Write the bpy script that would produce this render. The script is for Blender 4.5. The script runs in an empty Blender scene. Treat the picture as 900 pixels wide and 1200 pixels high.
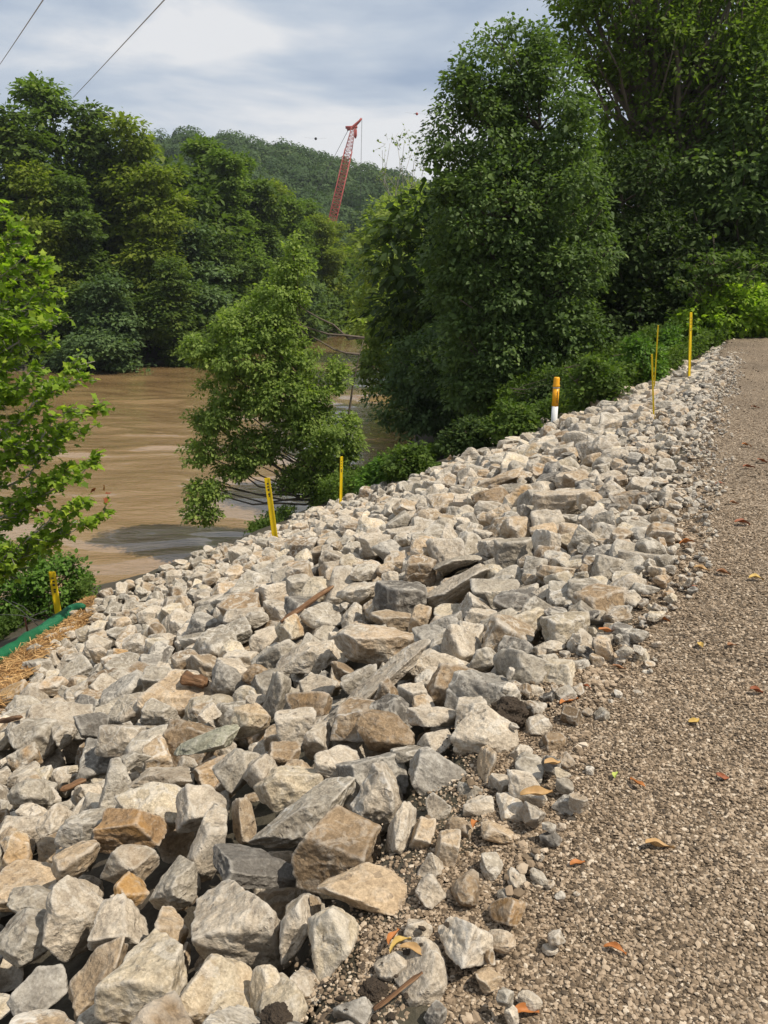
import bpy, bmesh, math, random
import numpy as np
C = bpy.context.scene.collection
SC = bpy.context.scene

# ------------------------------------------------------------------ camera
EYE = np.array([0.0, 0.0, 1.6]); PITCH = math.radians(16.7); F = 900.0
FWD = np.array([0, math.cos(PITCH), -math.sin(PITCH)])
UP = np.array([0, math.sin(PITCH), math.cos(PITCH)])
RT = np.array([1.0, 0, 0])
cam = bpy.data.objects.new('camera', bpy.data.cameras.new('camera')); C.objects.link(cam)
cam.location = EYE; cam.rotation_euler = (math.pi/2 - PITCH, 0, 0)
cam.data.sensor_fit = 'VERTICAL'; cam.data.sensor_height = 24.0; cam.data.lens = F/1200*24.0
cam.data.clip_start = 0.05; cam.data.clip_end = 3000
SC.camera = cam

# ------------------------------------------------------------------ light
SUN = np.array([0.50, -0.16, 0.85]); SUN = SUN/np.linalg.norm(SUN)
elev = math.asin(SUN[2]); azim = math.atan2(SUN[0], SUN[1])
sl = bpy.data.lights.new('sun', 'SUN'); sl.energy = 5.0; sl.angle = math.radians(0.6); sl.color = (1.0, 0.925, 0.81)
so = bpy.data.objects.new('sun', sl); C.objects.link(so)
from mathutils import Vector, noise as mnoise
so.rotation_euler = Vector((-SUN[0], -SUN[1], -SUN[2])).to_track_quat('-Z', 'Y').to_euler()
so.location = (20, -10, 40)

W = bpy.data.worlds.new("World"); SC.world = W; W.use_nodes = True
nt = W.node_tree; nt.nodes.clear(); N = nt.nodes; L = nt.links
def nd(tree, t, **k):
    n = tree.nodes.new(t)
    for a, b in k.items(): setattr(n, a, b)
    return n
out = nd(nt, 'ShaderNodeOutputWorld'); bg = nd(nt, 'ShaderNodeBackground'); bg.inputs['Strength'].default_value = 0.087
sky = nd(nt, 'ShaderNodeTexSky', sky_type='NISHITA', sun_disc=False, sun_elevation=elev, sun_rotation=azim)
sky.air_density = 1.0; sky.dust_density = 2.0
tc = nd(nt, 'ShaderNodeTexCoord'); mp = nd(nt, 'ShaderNodeMapping'); mp.inputs['Scale'].default_value = (1.5, 1.5, 5.0)
mp.inputs['Rotation'].default_value = (0.0, 0.07, 0.0)
n1 = nd(nt, 'ShaderNodeTexNoise'); n1.inputs['Scale'].default_value = 2.1; n1.inputs['Detail'].default_value = 7; n1.inputs['Roughness'].default_value = 0.5
n1.inputs['Distortion'].default_value = 0.3
r1 = nd(nt, 'ShaderNodeValToRGB')
e = r1.color_ramp.elements
e[0].position = 0.38; e[0].color = (4.3, 5.3, 6.9, 1)
e[1].position = 0.60; e[1].color = (9.6, 9.7, 9.9, 1)
m1 = e.new(0.49); m1.color = (6.4, 7.2, 8.3, 1)
mx = nd(nt, 'ShaderNodeMix', data_type='RGBA'); mx.inputs[0].default_value = 0.93
L.new(tc.outputs['Generated'], mp.inputs['Vector']); L.new(mp.outputs[0], n1.inputs['Vector']); L.new(n1.outputs['Fac'], r1.inputs[0])
L.new(sky.outputs[0], mx.inputs[6]); L.new(r1.outputs[0], mx.inputs[7])
L.new(mx.outputs[2], bg.inputs['Color']); L.new(bg.outputs[0], out.inputs['Surface'])
SC.view_settings.view_transform = 'Standard'; SC.view_settings.look = 'None'
SC.view_settings.exposure = 0.0; SC.view_settings.gamma = 1.0
SC.cycles.max_bounces = 6; SC.cycles.diffuse_bounces = 3; SC.cycles.glossy_bounces = 2; SC.cycles.transmission_bounces = 3
SC.cycles.transparent_max_bounces = 4; SC.cycles.volume_bounces = 0
SC.cycles.use_adaptive_sampling = True

# ------------------------------------------------------------------ helpers
def tag(o, label=None, cat=None, group=None, kind=None):
    if label: o['label'] = label
    if cat: o['category'] = cat
    if group: o['group'] = group
    if kind: o['kind'] = kind
    return o
def empty(name, loc=(0, 0, 0)):
    o = bpy.data.objects.new(name, None); C.objects.link(o); o.location = loc; o.empty_display_size = 0.2
    return o
def mesh_obj(name, V, faces, mats, parent=None, smooth=False, attrs=None, face_attrs=None, counts=None):
    """V (n,3); faces (m,k) array or a flat index list with counts per face."""
    me = bpy.data.meshes.new(name)
    V = np.ascontiguousarray(V, dtype=np.float32)
    if counts is None:
        faces = np.asarray(faces, dtype=np.int32); m, k = faces.shape
        tot = np.full(m, k, np.int32); flat = faces.ravel()
    else:
        tot = np.asarray(counts, np.int32); flat = np.asarray(faces, np.int32); m = len(tot)
    start = np.concatenate([[0], np.cumsum(tot)[:-1]]).astype(np.int32)
    me.vertices.add(len(V)); me.vertices.foreach_set('co', V.ravel())
    me.loops.add(len(flat)); me.loops.foreach_set('vertex_index', flat.astype(np.int32))
    me.polygons.add(m); me.polygons.foreach_set('loop_start', start); me.polygons.foreach_set('loop_total', tot)
    me.polygons.foreach_set('use_smooth', np.full(m, smooth, dtype=bool))
    me.update(calc_edges=True)
    for dom, dd in (('POINT', attrs), ('FACE', face_attrs)):
        for nm, arr in (dd or {}).items():
            arr = np.asarray(arr, np.float32)
            if arr.ndim == 1:
                a = me.attributes.new(nm, 'FLOAT', dom); a.data.foreach_set('value', arr)
            elif arr.shape[1] == 3:
                a = me.attributes.new(nm, 'FLOAT_VECTOR', dom); a.data.foreach_set('vector', arr.ravel())
            else:
                a = me.attributes.new(nm, 'FLOAT_COLOR', dom); a.data.foreach_set('color', arr.ravel())
    o = bpy.data.objects.new(name, me); C.objects.link(o)
    for mt in (mats if isinstance(mats, (list, tuple)) else [mats]): me.materials.append(mt)
    if parent: o.parent = parent
    return o
def bm_obj(name, bm, mat, parent=None, smooth=False):
    me = bpy.data.meshes.new(name); bm.to_mesh(me); bm.free()
    for p in me.polygons: p.use_smooth = smooth
    me.materials.append(mat); o = bpy.data.objects.new(name, me); C.objects.link(o)
    if parent: o.parent = parent
    return o
def ray(px, py):
    d = RT*(px-450)/F + UP*(600-py)/F + FWD
    return d
def at_y(px, py, y):
    d = ray(px, py); return EYE + d*(y/d[1])
def project(P):
    P = np.atleast_2d(P) - EYE
    dz = P@FWD
    return np.stack([450 + F*(P@RT)/dz, 600 - F*(P@UP)/dz, dz], 1)

def hash3(i, j, k, s):
    h = (i*374761393 + j*668265263 + k*2147483647 + s*974634777) & 0xFFFFFFFF
    h = ((h ^ (h >> 13))*1274126177) & 0xFFFFFFFF
    h = h ^ (h >> 16)
    return (h & 0xFFFFFF)/float(0xFFFFFF)*2-1
def vnoise(P, s=0):
    P = np.asarray(P, float); i = np.floor(P).astype(np.int64); f = P-i; u = f*f*(3-2*f)
    r = 0
    for a in (0, 1):
        for b in (0, 1):
            for c in (0, 1):
                w = (u[:, 0] if a else 1-u[:, 0])*(u[:, 1] if b else 1-u[:, 1])*(u[:, 2] if c else 1-u[:, 2])
                r = r + w*hash3(i[:, 0]+a, i[:, 1]+b, i[:, 2]+c, s)
    return r
def fbm(P, octs=4, s=0, gain=0.5):
    P = np.asarray(P, float); r = 0; a = 1.0
    for o in range(octs):
        r = r + a*vnoise(P*(2.03**o)+17.3*o, s+o); a *= gain
    return r
def smin(a, b, k):
    h = np.clip(0.5+0.5*(b-a)/k, 0, 1); return b*(1-h)+a*h - k*h*(1-h)

# materials -----------------------------------------------------------------
def newmat(name):
    m = bpy.data.materials.new(name); m.use_nodes = True; t = m.node_tree
    b = t.nodes['Principled BSDF']; b.inputs['Roughness'].default_value = 0.85
    b.inputs['Specular IOR Level'].default_value = 0.3
    return m, t, b
def noise_node(t, vec, scale, detail=4, rough=0.55, dist=0.0):
    n = nd(t, 'ShaderNodeTexNoise'); n.inputs['Scale'].default_value = scale; n.inputs['Detail'].default_value = detail
    n.inputs['Roughness'].default_value = rough; n.inputs['Distortion'].default_value = dist
    if vec is not None: t.links.new(vec, n.inputs['Vector'])
    return n.outputs['Fac']
def ramp(t, fac, stops):
    r = nd(t, 'ShaderNodeValToRGB'); es = r.color_ramp.elements
    while len(es) < len(stops): es.new(0.5)
    for el, (p, c) in zip(es, stops):
        el.position = p; el.color = (c, c, c, 1) if isinstance(c, (int, float)) else (*c, 1)
    t.links.new(fac, r.inputs[0]); return r.outputs[0]
def mix(t, fac, a, b, mode='MIX'):
    m = nd(t, 'ShaderNodeMix', data_type='RGBA', blend_type=mode)
    for i, v in ((0, fac), (6, a), (7, b)):
        if hasattr(v, 'is_linked') or isinstance(v, bpy.types.NodeSocket): t.links.new(v, m.inputs[i])
        elif i == 0: m.inputs[0].default_value = v
        else: m.inputs[i].default_value = (*v, 1)
    return m.outputs[2]
def math_n(t, op, a, b=0.0):
    m = nd(t, 'ShaderNodeMath', operation=op)
    for i, v in ((0, a), (1, b)):
        if isinstance(v, bpy.types.NodeSocket): t.links.new(v, m.inputs[i])
        else: m.inputs[i].default_value = v
    return m.outputs[0]
def bump(t, b, height, strength=0.5, dist=0.02):
    n = nd(t, 'ShaderNodeBump'); n.inputs['Strength'].default_value = strength; n.inputs['Distance'].default_value = dist
    t.links.new(height, n.inputs['Height']); t.links.new(n.outputs[0], b.inputs['Normal'])
def attr(t, name, out='Fac'):
    a = nd(t, 'ShaderNodeAttribute', attribute_name=name); return a.outputs[out]
def simple_mat(name, col, rough=0.7, var=0.12, scale=8, metallic=0.0, bmp=0.1):
    m, t, b = newmat(name); geo = nd(t, 'ShaderNodeTexCoord')
    f = noise_node(t, geo.outputs['Object'], scale, 5)
    c = mix(t, f, tuple(x*(1-var*1.5) for x in col), tuple(min(1, x*(1+var)) for x in col))
    t.links.new(c, b.inputs['Base Color']); b.inputs['Roughness'].default_value = rough; b.inputs['Metallic'].default_value = metallic
    bump(t, b, f, bmp, 0.005); return m
def leaf_mat(name, dark, light, yellow=None, trans=0.35, gloss=0.6, k=(1.42, 1.32, 1.30)):
    dark, light = [tuple(a*b for a, b in zip(q, k)) for q in (dark, light)]; yellow = tuple(a*b for a, b in zip(yellow, k)) if yellow else None
    m, t, b = newmat(name)
    r = attr(t, 'rnd'); c = ramp(t, r, [(0.0, dark), (0.75, light), (1.0, yellow or light)])
    t.links.new(c, b.inputs['Base Color']); b.inputs['Roughness'].default_value = gloss; b.inputs['Specular IOR Level'].default_value = 0.12
    tr = nd(t, 'ShaderNodeBsdfTranslucent')
    tcx = mix(t, 1.0, c, (1.5, 1.7, 0.6), 'MULTIPLY'); t.links.new(tcx, tr.inputs['Color'])
    ms = nd(t, 'ShaderNodeMixShader'); ms.inputs[0].default_value = trans
    t.links.new(b.outputs[0], ms.inputs[1]); t.links.new(tr.outputs[0], ms.inputs[2])
    t.links.new(ms.outputs[0], t.nodes['Material Output'].inputs['Surface'])
    return m
def bark_mat(name, col):
    m, t, b = newmat(name); tcn = nd(t, 'ShaderNodeTexCoord'); mpn = nd(t, 'ShaderNodeMapping')
    mpn.inputs['Scale'].default_value = (14, 14, 2.5); t.links.new(tcn.outputs['Object'], mpn.inputs[0])
    f = noise_node(t, mpn.outputs[0], 1.0, 6, 0.7)
    t.links.new(mix(t, f, tuple(x*.5 for x in col), tuple(x*1.5 for x in col)), b.inputs['Base Color'])
    bump(t, b, f, 0.6, 0.02); return m

# tubes ---------------------------------------------------------------------
class Tubes:
    def __init__(s): s.V = []; s.Fc = []; s.n = 0
    def add(s, pts, rad, k=6, cap=True):
        pts = np.asarray(pts, float); n = len(pts); rad = np.broadcast_to(np.asarray(rad, float), (n,))
        T = np.gradient(pts, axis=0); T /= np.linalg.norm(T, axis=1)[:, None]+1e-9
        ref = np.array([0, 0, 1.0]) if abs(T[0][2]) < 0.9 else np.array([1.0, 0, 0])
        A = np.cross(T, ref); A /= np.linalg.norm(A, axis=1)[:, None]+1e-9; B = np.cross(T, A)
        th = np.linspace(0, 2*np.pi, k, endpoint=False)
        ring = pts[:, None] + rad[:, None, None]*(np.cos(th)[None, :, None]*A[:, None] + np.sin(th)[None, :, None]*B[:, None])
        b = s.n; s.V.append(ring.reshape(-1, 3)); s.n += n*k
        i = np.arange(n-1)[:, None]*k; j = np.arange(k)[None]; j2 = (j+1) % k
        s.Fc.append((b+np.stack([i+j, i+j2, i+k+j2, i+k+j], -1)).reshape(-1, 4))
        if cap:
            s.V.append(pts[[0, -1]]); s.n += 2
            c0, c1 = s.n-2, s.n-1; jj = np.arange(k); jn = (jj+1) % k
            s.Fc.append(np.stack([np.full(k, c0), b+jn, b+jj, b+jj], -1)); e0 = b+(n-1)*k
            s.Fc.append(np.stack([np.full(k, c1), e0+jj, e0+jn, e0+jn], -1))
    def build(s, name, mat, parent=None, smooth=True):
        V = np.concatenate(s.V); Fq = np.concatenate(s.Fc)
        tri = Fq[:, 2] == Fq[:, 3]
        flat = np.concatenate([Fq[~tri].ravel(), Fq[tri][:, :3].ravel()]); cnt = np.concatenate([np.full((~tri).sum(), 4), np.full(tri.sum(), 3)])
        return mesh_obj(name, V, flat, mat, parent, smooth, counts=cnt)
def curve_pts(a, b, n=6, sag=0.0, wob=0.0, rng=None):
    t = np.linspace(0, 1, n)[:, None]; p = np.asarray(a)*(1-t)+np.asarray(b)*t
    p[:, 2] += sag*4*(t[:, 0]*(1-t[:, 0]))
    if rng is not None and wob: p[1:-1] += rng.normal(0, wob, (n-2, 3))
    return p
# ------------------------------------------------------------------ terrain
def plane_pt(px, py, z=0.0):
    d = ray(px, py); k = (z-EYE[2])/d[2]; return EYE + d*k
WATER = -5.5
E_px = [(560, 1060), (612, 980), (640, 900), (668, 830), (722, 760), (772, 690), (800, 620), (816, 540), (834, 480), (856, 430)]
EDGE = [plane_pt(*p)[:2] for p in E_px]
EDGE = [EDGE[0] + (EDGE[0]-EDGE[1])*0 + np.array([-0.15, -0.45])] + EDGE
EDGE = [EDGE[0] + np.array([-5.0, -11.0])] + EDGE + [np.array([10.6, 23.5]), np.array([14.5, 31.0]), np.array([24.0, 42.0]), np.array([60.0, 62.0])]
EDGE = np.array(EDGE)
RIVER = np.array([(-120, -12), (-60, -2), (-30, 6.0), (-14, 13.5), (-6.6, 18.0), (-3.4, 23.2), (-1.6, 26.5), (0.4, 32), (0.4, 38), (-0.6, 45), (1, 58), (4, 75), (10, 95), (24, 122), (60, 150),
                  (42, 175), (8, 140), (-5, 110), (-12, 88), (-18, 70), (-30, 64), (-60, 62), (-120, 72)], float)
NEAR_N = 14
def seg_dist(P, A, B):
    d = B-A; t = np.clip(((P-A)@d)/(d@d), 0, 1); q = A+t[:, None]*d; r = P-q
    return np.hypot(r[:, 0], r[:, 1]), d[0]*r[:, 1]-d[1]*r[:, 0]
def edge_s(x, y):
    """signed distance from the gravel edge, positive on the river side"""
    P = np.stack([np.ravel(x), np.ravel(y)], 1); best = np.full(len(P), 1e9); sg = np.ones(len(P))
    for a, b in zip(EDGE[:-1], EDGE[1:]):
        d, s = seg_dist(P, a, b); m = d < best; best = np.where(m, d, best); sg = np.where(m, np.where(s >= 0, 1, -1), sg)
    return (best*sg).reshape(np.shape(x))
def river_d(x, y):
    """distance from the water's edge (negative in the river) and whether the near bank is closest"""
    P = np.stack([np.ravel(x), np.ravel(y)], 1); best = np.full(len(P), 1e9); idx = np.zeros(len(P), int)
    n = len(RIVER); inside = np.zeros(len(P), bool)
    for i in range(n):
        a, b = RIVER[i], RIVER[(i+1) % n]
        d, _ = seg_dist(P, a, b); m = d < best; best = np.where(m, d, best); idx = np.where(m, i, idx)
        c = ((a[1] > P[:, 1]) != (b[1] > P[:, 1]))
        with np.errstate(divide='ignore', invalid='ignore'):
            xi = (b[0]-a[0])*(P[:, 1]-a[1])/(b[1]-a[1]+1e-12)+a[0]
        inside ^= c & (P[:, 0] < xi)
    return np.where(inside, -best, best).reshape(np.shape(x)), (idx < NEAR_N).reshape(np.shape(x))
def slope_z(s):
    s = np.asarray(s, float); q = np.maximum(s, 0)
    return -0.40*(q-0.3*(1-np.exp(-q/0.3)))
def ground(x, y, raw=False):
    x = np.asarray(x, float); y = np.asarray(y, float)
    s = edge_s(x, y); d, near = river_d(x, y)
    zp = slope_z(s)
    zb = np.where(d > 0, -5.75+0.47*np.minimum(d, 60), -5.75+0.25*np.maximum(d, -6))
    zn = smin(zp, zb, 0.5)
    zf = np.where(d > 0, np.minimum(-5.7+0.55*d, -3.6+0.02*d), -5.75+0.25*np.maximum(d, -6))
    z = np.where(near, zn, zf)
    hill = 44*np.exp(-((x+82)/np.where(x < -82, 26, 101))**2/2-((y-370)/80)**2/2) + 22*np.exp(-((x+190)/60)**2/2-((y-430)/80)**2/2)
    hill = hill*np.clip((y-170)/60, 0, 1)
    z = np.where(d > 0, z+hill*(d > 3), z)
    sh = np.shape(x)
    P = np.stack([np.ravel(x), np.ravel(y), np.zeros(x.size)], 1)
    rough = np.clip((s-0.5)/2, 0, 1)*0.10
    return z + rough*fbm(P*0.7, 3, 5).reshape(sh)
def gz(x, y): return float(ground(np.array([x]), np.array([y]))[0])
def hit_ground(px, py, off=0.0, fn=None):
    """where the sight line through a point of the view meets the ground raised by off"""
    d = ray(px, py); ks = np.linspace(1.0, 45, 2200)
    P = EYE+ks[:, None]*d; h = (fn or ground)(P[:, 0], P[:, 1])+off
    i = np.argmax(P[:, 2] < h); return P[i]

def axis(lo, hi, fine_lo, fine_hi, step, grow):
    a = list(np.arange(fine_lo, fine_hi, step)); s = step; x = a[-1]
    while x < hi: s *= grow; x += s; a.append(x)
    s = step; x = a[0]; b = []
    while x > lo: s *= grow; x -= s; b.append(x)
    return np.array(b[::-1]+a)
gx = axis(-900, 900, -14, 16, 0.22, 1.09); gy = axis(-60, 1500, 0, 34, 0.22, 1.06)
X, Y = np.meshgrid(gx, gy); Z = ground(X, Y)
S_ = edge_s(X, Y)
# bed under the dumped rock lies lower, and the compacted path has its own sheet
def riprap_mask(x, y):
    s = edge_s(x, y); d, near = river_d(x, y)
    return (s > -0.05) & (s < 8.6) & (y < 25) & near & (-5.75+0.47*d > slope_z(s)-np.where(x < 1.0, 0.9, 0.2))
RM = riprap_mask(X, Y)
Z = np.where(RM & (S_ > 0.42), Z-0.30, Z)
Z = np.where(S_ < 0.05, Z-0.03, Z)
nx, ny = len(gx), len(gy); i = np.arange(ny-1)[:, None]*nx+np.arange(nx-1)[None]
quads = np.stack([i, i+1, i+nx+1, i+nx], -1).reshape(-1, 4)

m_soil, t, b = newmat('bank_soil'); tcn = nd(t, 'ShaderNodeTexCoord'); ob = tcn.outputs['Object']
f1 = noise_node(t, ob, 0.6, 5); f2 = noise_node(t, ob, 14, 6, 0.7)
c1 = mix(t, ramp(t, f1, [(0.4, 0.0), (0.6, 1.0)]), (0.055, 0.042, 0.03), (0.045, 0.042, 0.024))
t.links.new(mix(t, ramp(t, f2, [(0.35, 0.0), (0.7, 1.0)]), c1, (0.10, 0.085, 0.06)), b.inputs['Base Color'])
b.inputs['Roughness'].default_value = 0.95; bump(t, b, f2, 0.8, 0.03)
tag(mesh_obj('ground', np.stack([X, Y, Z], -1).reshape(-1, 3), quads, m_soil, smooth=True), kind='structure')

# ------------------------------------------------------------------ gravel path (a sheet of its own)
m_path, t, b = newmat('crushed_gravel'); tcn = nd(t, 'ShaderNodeTexCoord'); ob = tcn.outputs['Object']
vo = nd(t, 'ShaderNodeTexVoronoi'); vo.inputs['Scale'].default_value = 85; t.links.new(ob, vo.inputs['Vector'])
hsv = nd(t, 'ShaderNodeSeparateColor'); t.links.new(vo.outputs['Color'], hsv.inputs[0])
cc = ramp(t, hsv.outputs[0], [(0.0, (0.045, 0.032, 0.02)), (0.35, (0.135, 0.097, 0.060)), (0.7, (0.27, 0.20, 0.132)), (1.0, (0.46, 0.37, 0.27))])
big = noise_node(t, ob, 0.55, 4); damp = ramp(t, big, [(0.35, 0.74), (0.65, 1.08)])
cc = mix(t, 1.0, cc, damp, 'MULTIPLY'); cc = mix(t, math_n(t, 'MULTIPLY', attr(t, 'lane'), 0.55), cc, (0.25, 0.195, 0.14)); t.links.new(cc, b.inputs['Base Color'])
hgt = math_n(t, 'SUBTRACT', 1.0, vo.outputs['Distance'])
hgt2 = math_n(t, 'ADD', hgt, math_n(t, 'MULTIPLY', noise_node(t, ob, 3.0, 5), 1.2))
bump(t, b, hgt2, 0.9, 0.012)
gxa = axis(-8, 90, -1.5, 14, 0.12, 1.08); gya = axis(-12, 75, -1, 26, 0.12, 1.08)
PX, PY = np.meshgrid(gxa, gya); PS = edge_s(PX, PY)
def path_z(x, y):
    x = np.asarray(x, float); y = np.asarray(y, float); s = edge_s(x, y)
    P = np.stack([np.ravel(x), np.ravel(y), np.zeros(x.size)], 1)
    und = 0.012*fbm(P*0.8, 2, 31).reshape(x.shape) + 0.006*fbm(P*4.0, 3, 3).reshape(x.shape)
    rut = 0.03*(np.exp(-((s+1.1)/0.22)**2)+np.exp(-((s+2.7)/0.22)**2))*np.clip((y-9)/6, 0, 1)
    ripple = 0.008*np.sin(s*26+1.5*np.sin(y*0.9))*np.clip((y-8)/6, 0, 1)*(s < -0.3)
    return slope_z(s)*1.0+und-rut+ripple
PZ = path_z(PX, PY)
nx, ny = len(gxa), len(gya); i = np.arange(ny-1)[:, None]*nx+np.arange(nx-1)[None]
q = np.stack([i, i+1, i+nx+1, i+nx], -1).reshape(-1, 4)
wob = 0.12*fbm(np.stack([PX.ravel(), PY.ravel(), PX.ravel()*0], 1)*2.5, 3, 9)
keep = (PS.ravel() < np.where(PY.ravel() < 5, .24, .40)+wob) & (PS.ravel() > -7.5)
q = q[keep[q].all(1)]
tag(mesh_obj('gravel_path', np.stack([PX, PY, PZ], -1).reshape(-1, 3), q, m_path, smooth=True, attrs=dict(lane=(np.clip(np.exp(-((PS+1.1)/.26)**2)+np.exp(-((PS+2.7)/.26)**2), 0, 1)*np.clip((PY-1.5)/3, 0, 1)).ravel())), kind='structure')

# ------------------------------------------------------------------ river
m_water, t, b = newmat('muddy_water'); tcn = nd(t, 'ShaderNodeTexCoord'); mpn = nd(t, 'ShaderNodeMapping')
mpn.inputs['Scale'].default_value = (0.30, 0.95, 1); mpn.inputs['Rotation'].default_value = (0, 0, math.radians(12)); t.links.new(tcn.outputs['Object'], mpn.inputs[0])
w1 = noise_node(t, mpn.outputs[0], 1.6, 6, 0.62, 0.8); w2 = noise_node(t, mpn.outputs[0], 0.25, 3)
t.links.new(mix(t, ramp(t, w2, [(0.3, 0.0), (0.7, 1.0)]), (0.27, 0.168, 0.074), (0.31, 0.20, 0.094)), b.inputs['Base Color'])
b.inputs['Roughness'].default_value = 0.06; b.inputs['IOR'].default_value = 1.6; b.inputs['Coat Weight'].default_value = 0.7; b.inputs['Coat Roughness'].default_value = 0.03; b.inputs['Specular IOR Level'].default_value = 0.7
w3 = noise_node(t, mpn.outputs[0], 5.5, 4, 0.6, 0.6)
bump(t, b, math_n(t, 'ADD', w1, math_n(t, 'MULTIPLY', w3, 0.45)), 0.7, 0.13)
wx = axis(-130, 70, -16, 4, 0.22, 1.06); wy = axis(-20, 180, 14, 46, 0.14, 1.04); WX, WY = np.meshgrid(wx, wy)
P = np.stack([WX.ravel()*0.25, WY.ravel()*0.8, WX.ravel()*0], 1)
WZ = WATER + 0.05*fbm(P*0.6, 2, 21).reshape(WX.shape)
uw = WX.ravel()*.97-WY.ravel()*.24; vw = WX.ravel()*.24+WY.ravel()*.97
warp = 1.6*fbm(np.stack([uw*.25, vw*.3, uw*0], 1), 2, 5)
WZ = WZ+(0.060*fbm(np.stack([uw*.34, (vw+warp)*1.05, uw*0], 1), 3, 8, .42)*(.5+.8*np.clip(fbm(np.stack([uw*.09, vw*.16, uw*0], 1), 2, 6)+.4, 0, 1))).reshape(WX.shape)
nx, ny = len(wx), len(wy); i = np.arange(ny-1)[:, None]*nx+np.arange(nx-1)[None]
q = np.stack([i, i+1, i+nx+1, i+nx], -1).reshape(-1, 4)
dd, _ = river_d(WX, WY); kk = (dd.ravel() < 3.0); q = q[kk[q].any(1)]
tag(mesh_obj('river_water', np.stack([WX, WY, WZ], -1).reshape(-1, 3), q, m_water, smooth=True), kind='structure')
# ------------------------------------------------------------------ rock shapes
ICO = {}
def ico(n):
    if n not in ICO:
        bm = bmesh.new(); bmesh.ops.create_icosphere(bm, subdivisions=n+1, radius=1.0)
        bm.verts.ensure_lookup_table()
        V = np.array([v.co[:] for v in bm.verts]); Fa = np.array([[v.index for v in f.verts] for f in bm.faces]); bm.free()
        V /= np.linalg.norm(V, axis=1)[:, None]; ICO[n] = (V, Fa)
    return ICO[n]
def rock_shape(rng, sub, kind='block', rough=1.0):
    """angular broken stone: the radial function of a random convex polyhedron with slightly worn edges"""
    V, Fa = ico(sub)
    if kind == 'block': base = np.array([[1,0,0],[-1,0,0],[0,1,0],[0,-1,0],[0,0,1],[0,0,-1]], float); k = rng.integers(6, 11)
    elif kind == 'slab': base = np.array([[0,0,1],[0,0,-1]], float); k = rng.integers(10, 14)
    elif kind == 'spike': base = np.array([[0.9,0,.45],[-.85,0.2,.5],[0,.9,.45],[0,-.9,.4],[0,0,-1]], float); k = rng.integers(3, 5)
    elif kind == 'round': base = np.zeros((0, 3)); k = rng.integers(16, 24)
    else: base = np.zeros((0, 3)); k = rng.integers(13, 18)
    N_ = np.concatenate([base+rng.normal(0, 0.20, base.shape), rng.normal(size=(k, 3))]); N_ /= np.linalg.norm(N_, axis=1)[:, None]
    D = np.concatenate([rng.uniform(0.55, 0.75, len(base)), rng.uniform(0.70, 0.98, k)])
    p = 12 if kind == 'round' else rng.uniform(24, 62)
    c = np.maximum(V@N_.T, 1e-3)/D
    r = (c**p).sum(1)**(-1/p); r = np.minimum(r, 1.5)
    o = rng.uniform(0, 50, 3)
    r = r*(1+rough*(0.06*fbm(V*1.7+o, 2, 3)+0.020*fbm(V*5+o, 3, 7)-0.06*np.abs(vnoise(V*3.1+o, 11))))
    Q = V*r[:, None]
    Q -= (Q.max(0)+Q.min(0))/2; Q /= (Q.max(0)-Q.min(0))/2
    return Q, Fa
def rot_rand(rng):
    q = rng.normal(size=4); q /= np.linalg.norm(q); w, x, y, z = q
    return np.array([[1-2*(y*y+z*z), 2*(x*y-z*w), 2*(x*z+y*w)], [2*(x*y+z*w), 1-2*(x*x+z*z), 2*(y*z-x*w)], [2*(x*z-y*w), 2*(y*z+x*w), 1-2*(x*x+y*y)]])
TINT = dict(pale=(.48, .425, .358), grey=(.36, .328, .282), tan=(.42, .33, .235), brown=(.27, .20, .132), dark=(.165, .155, .145), slate=(.15, .142, .135),
            rust=(.33, .22, .125), cream=(.54, .475, .375), bluegrey=(.31, .295, .275), green=(.34, .345, .28), orange=(.43, .29, .15))
# material: tint, veins and stains are properties of each stone (attributes)
m_rock, t, b = newmat('limestone')
lp = nd(t, 'ShaderNodeAttribute', attribute_name='lp').outputs['Vector']
ti = nd(t, 'ShaderNodeAttribute', attribute_name='tint'); ft = nd(t, 'ShaderNodeAttribute', attribute_name='feat')
sp = nd(t, 'ShaderNodeSeparateXYZ'); t.links.new(ft.outputs['Vector'], sp.inputs[0])
a = noise_node(t, lp, 4.5, 5, 0.6, 0.5); g = noise_node(t, lp, 38, 6, 0.72); h = noise_node(t, lp, 11, 5, 0.65, 1.2)
c = mix(t, 1.0, ti.outputs['Color'], mix(t, ramp(t, a, [(0.3, 0.0), (0.7, 1.0)]), (0.66, 0.63, 0.58), (1.25, 1.22, 1.14)), 'MULTIPLY')
c = mix(t, 1.0, c, mix(t, ramp(t, g, [(0.3, 0.0), (0.72, 1.0)]), (0.62, 0.59, 0.56), (1.30, 1.29, 1.26)), 'MULTIPLY')
dust = math_n(t, 'MULTIPLY', ramp(t, h, [(0.51, 0.0), (0.58, 1.0)]), sp.outputs['Z'])
c = mix(t, dust, c, (0.56, 0.51, 0.43))
wn = nd(t, 'ShaderNodeTexNoise'); wn.inputs['Scale'].default_value = 3.5; wn.inputs['Detail'].default_value = 4; t.links.new(lp, wn.inputs['Vector'])
va = nd(t, 'ShaderNodeVectorMath', operation='MULTIPLY_ADD'); va.inputs[1].default_value = (0.35, 0.35, 0.35)
sp2 = noise_node(t, lp, 130, 3, 0.7); c = mix(t, 1.0, c, mix(t, ramp(t, sp2, [(0.3, 0.0), (0.7, 1.0)]), (0.74, 0.73, 0.71), (1.2, 1.2, 1.2)), 'MULTIPLY')
t.links.new(wn.outputs['Color'], va.inputs[0]); t.links.new(lp, va.inputs[2])
vv = nd(t, 'ShaderNodeTexVoronoi', feature='DISTANCE_TO_EDGE'); vv.inputs['Scale'].default_value = 6.0; t.links.new(va.outputs[0], vv.inputs['Vector'])
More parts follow.
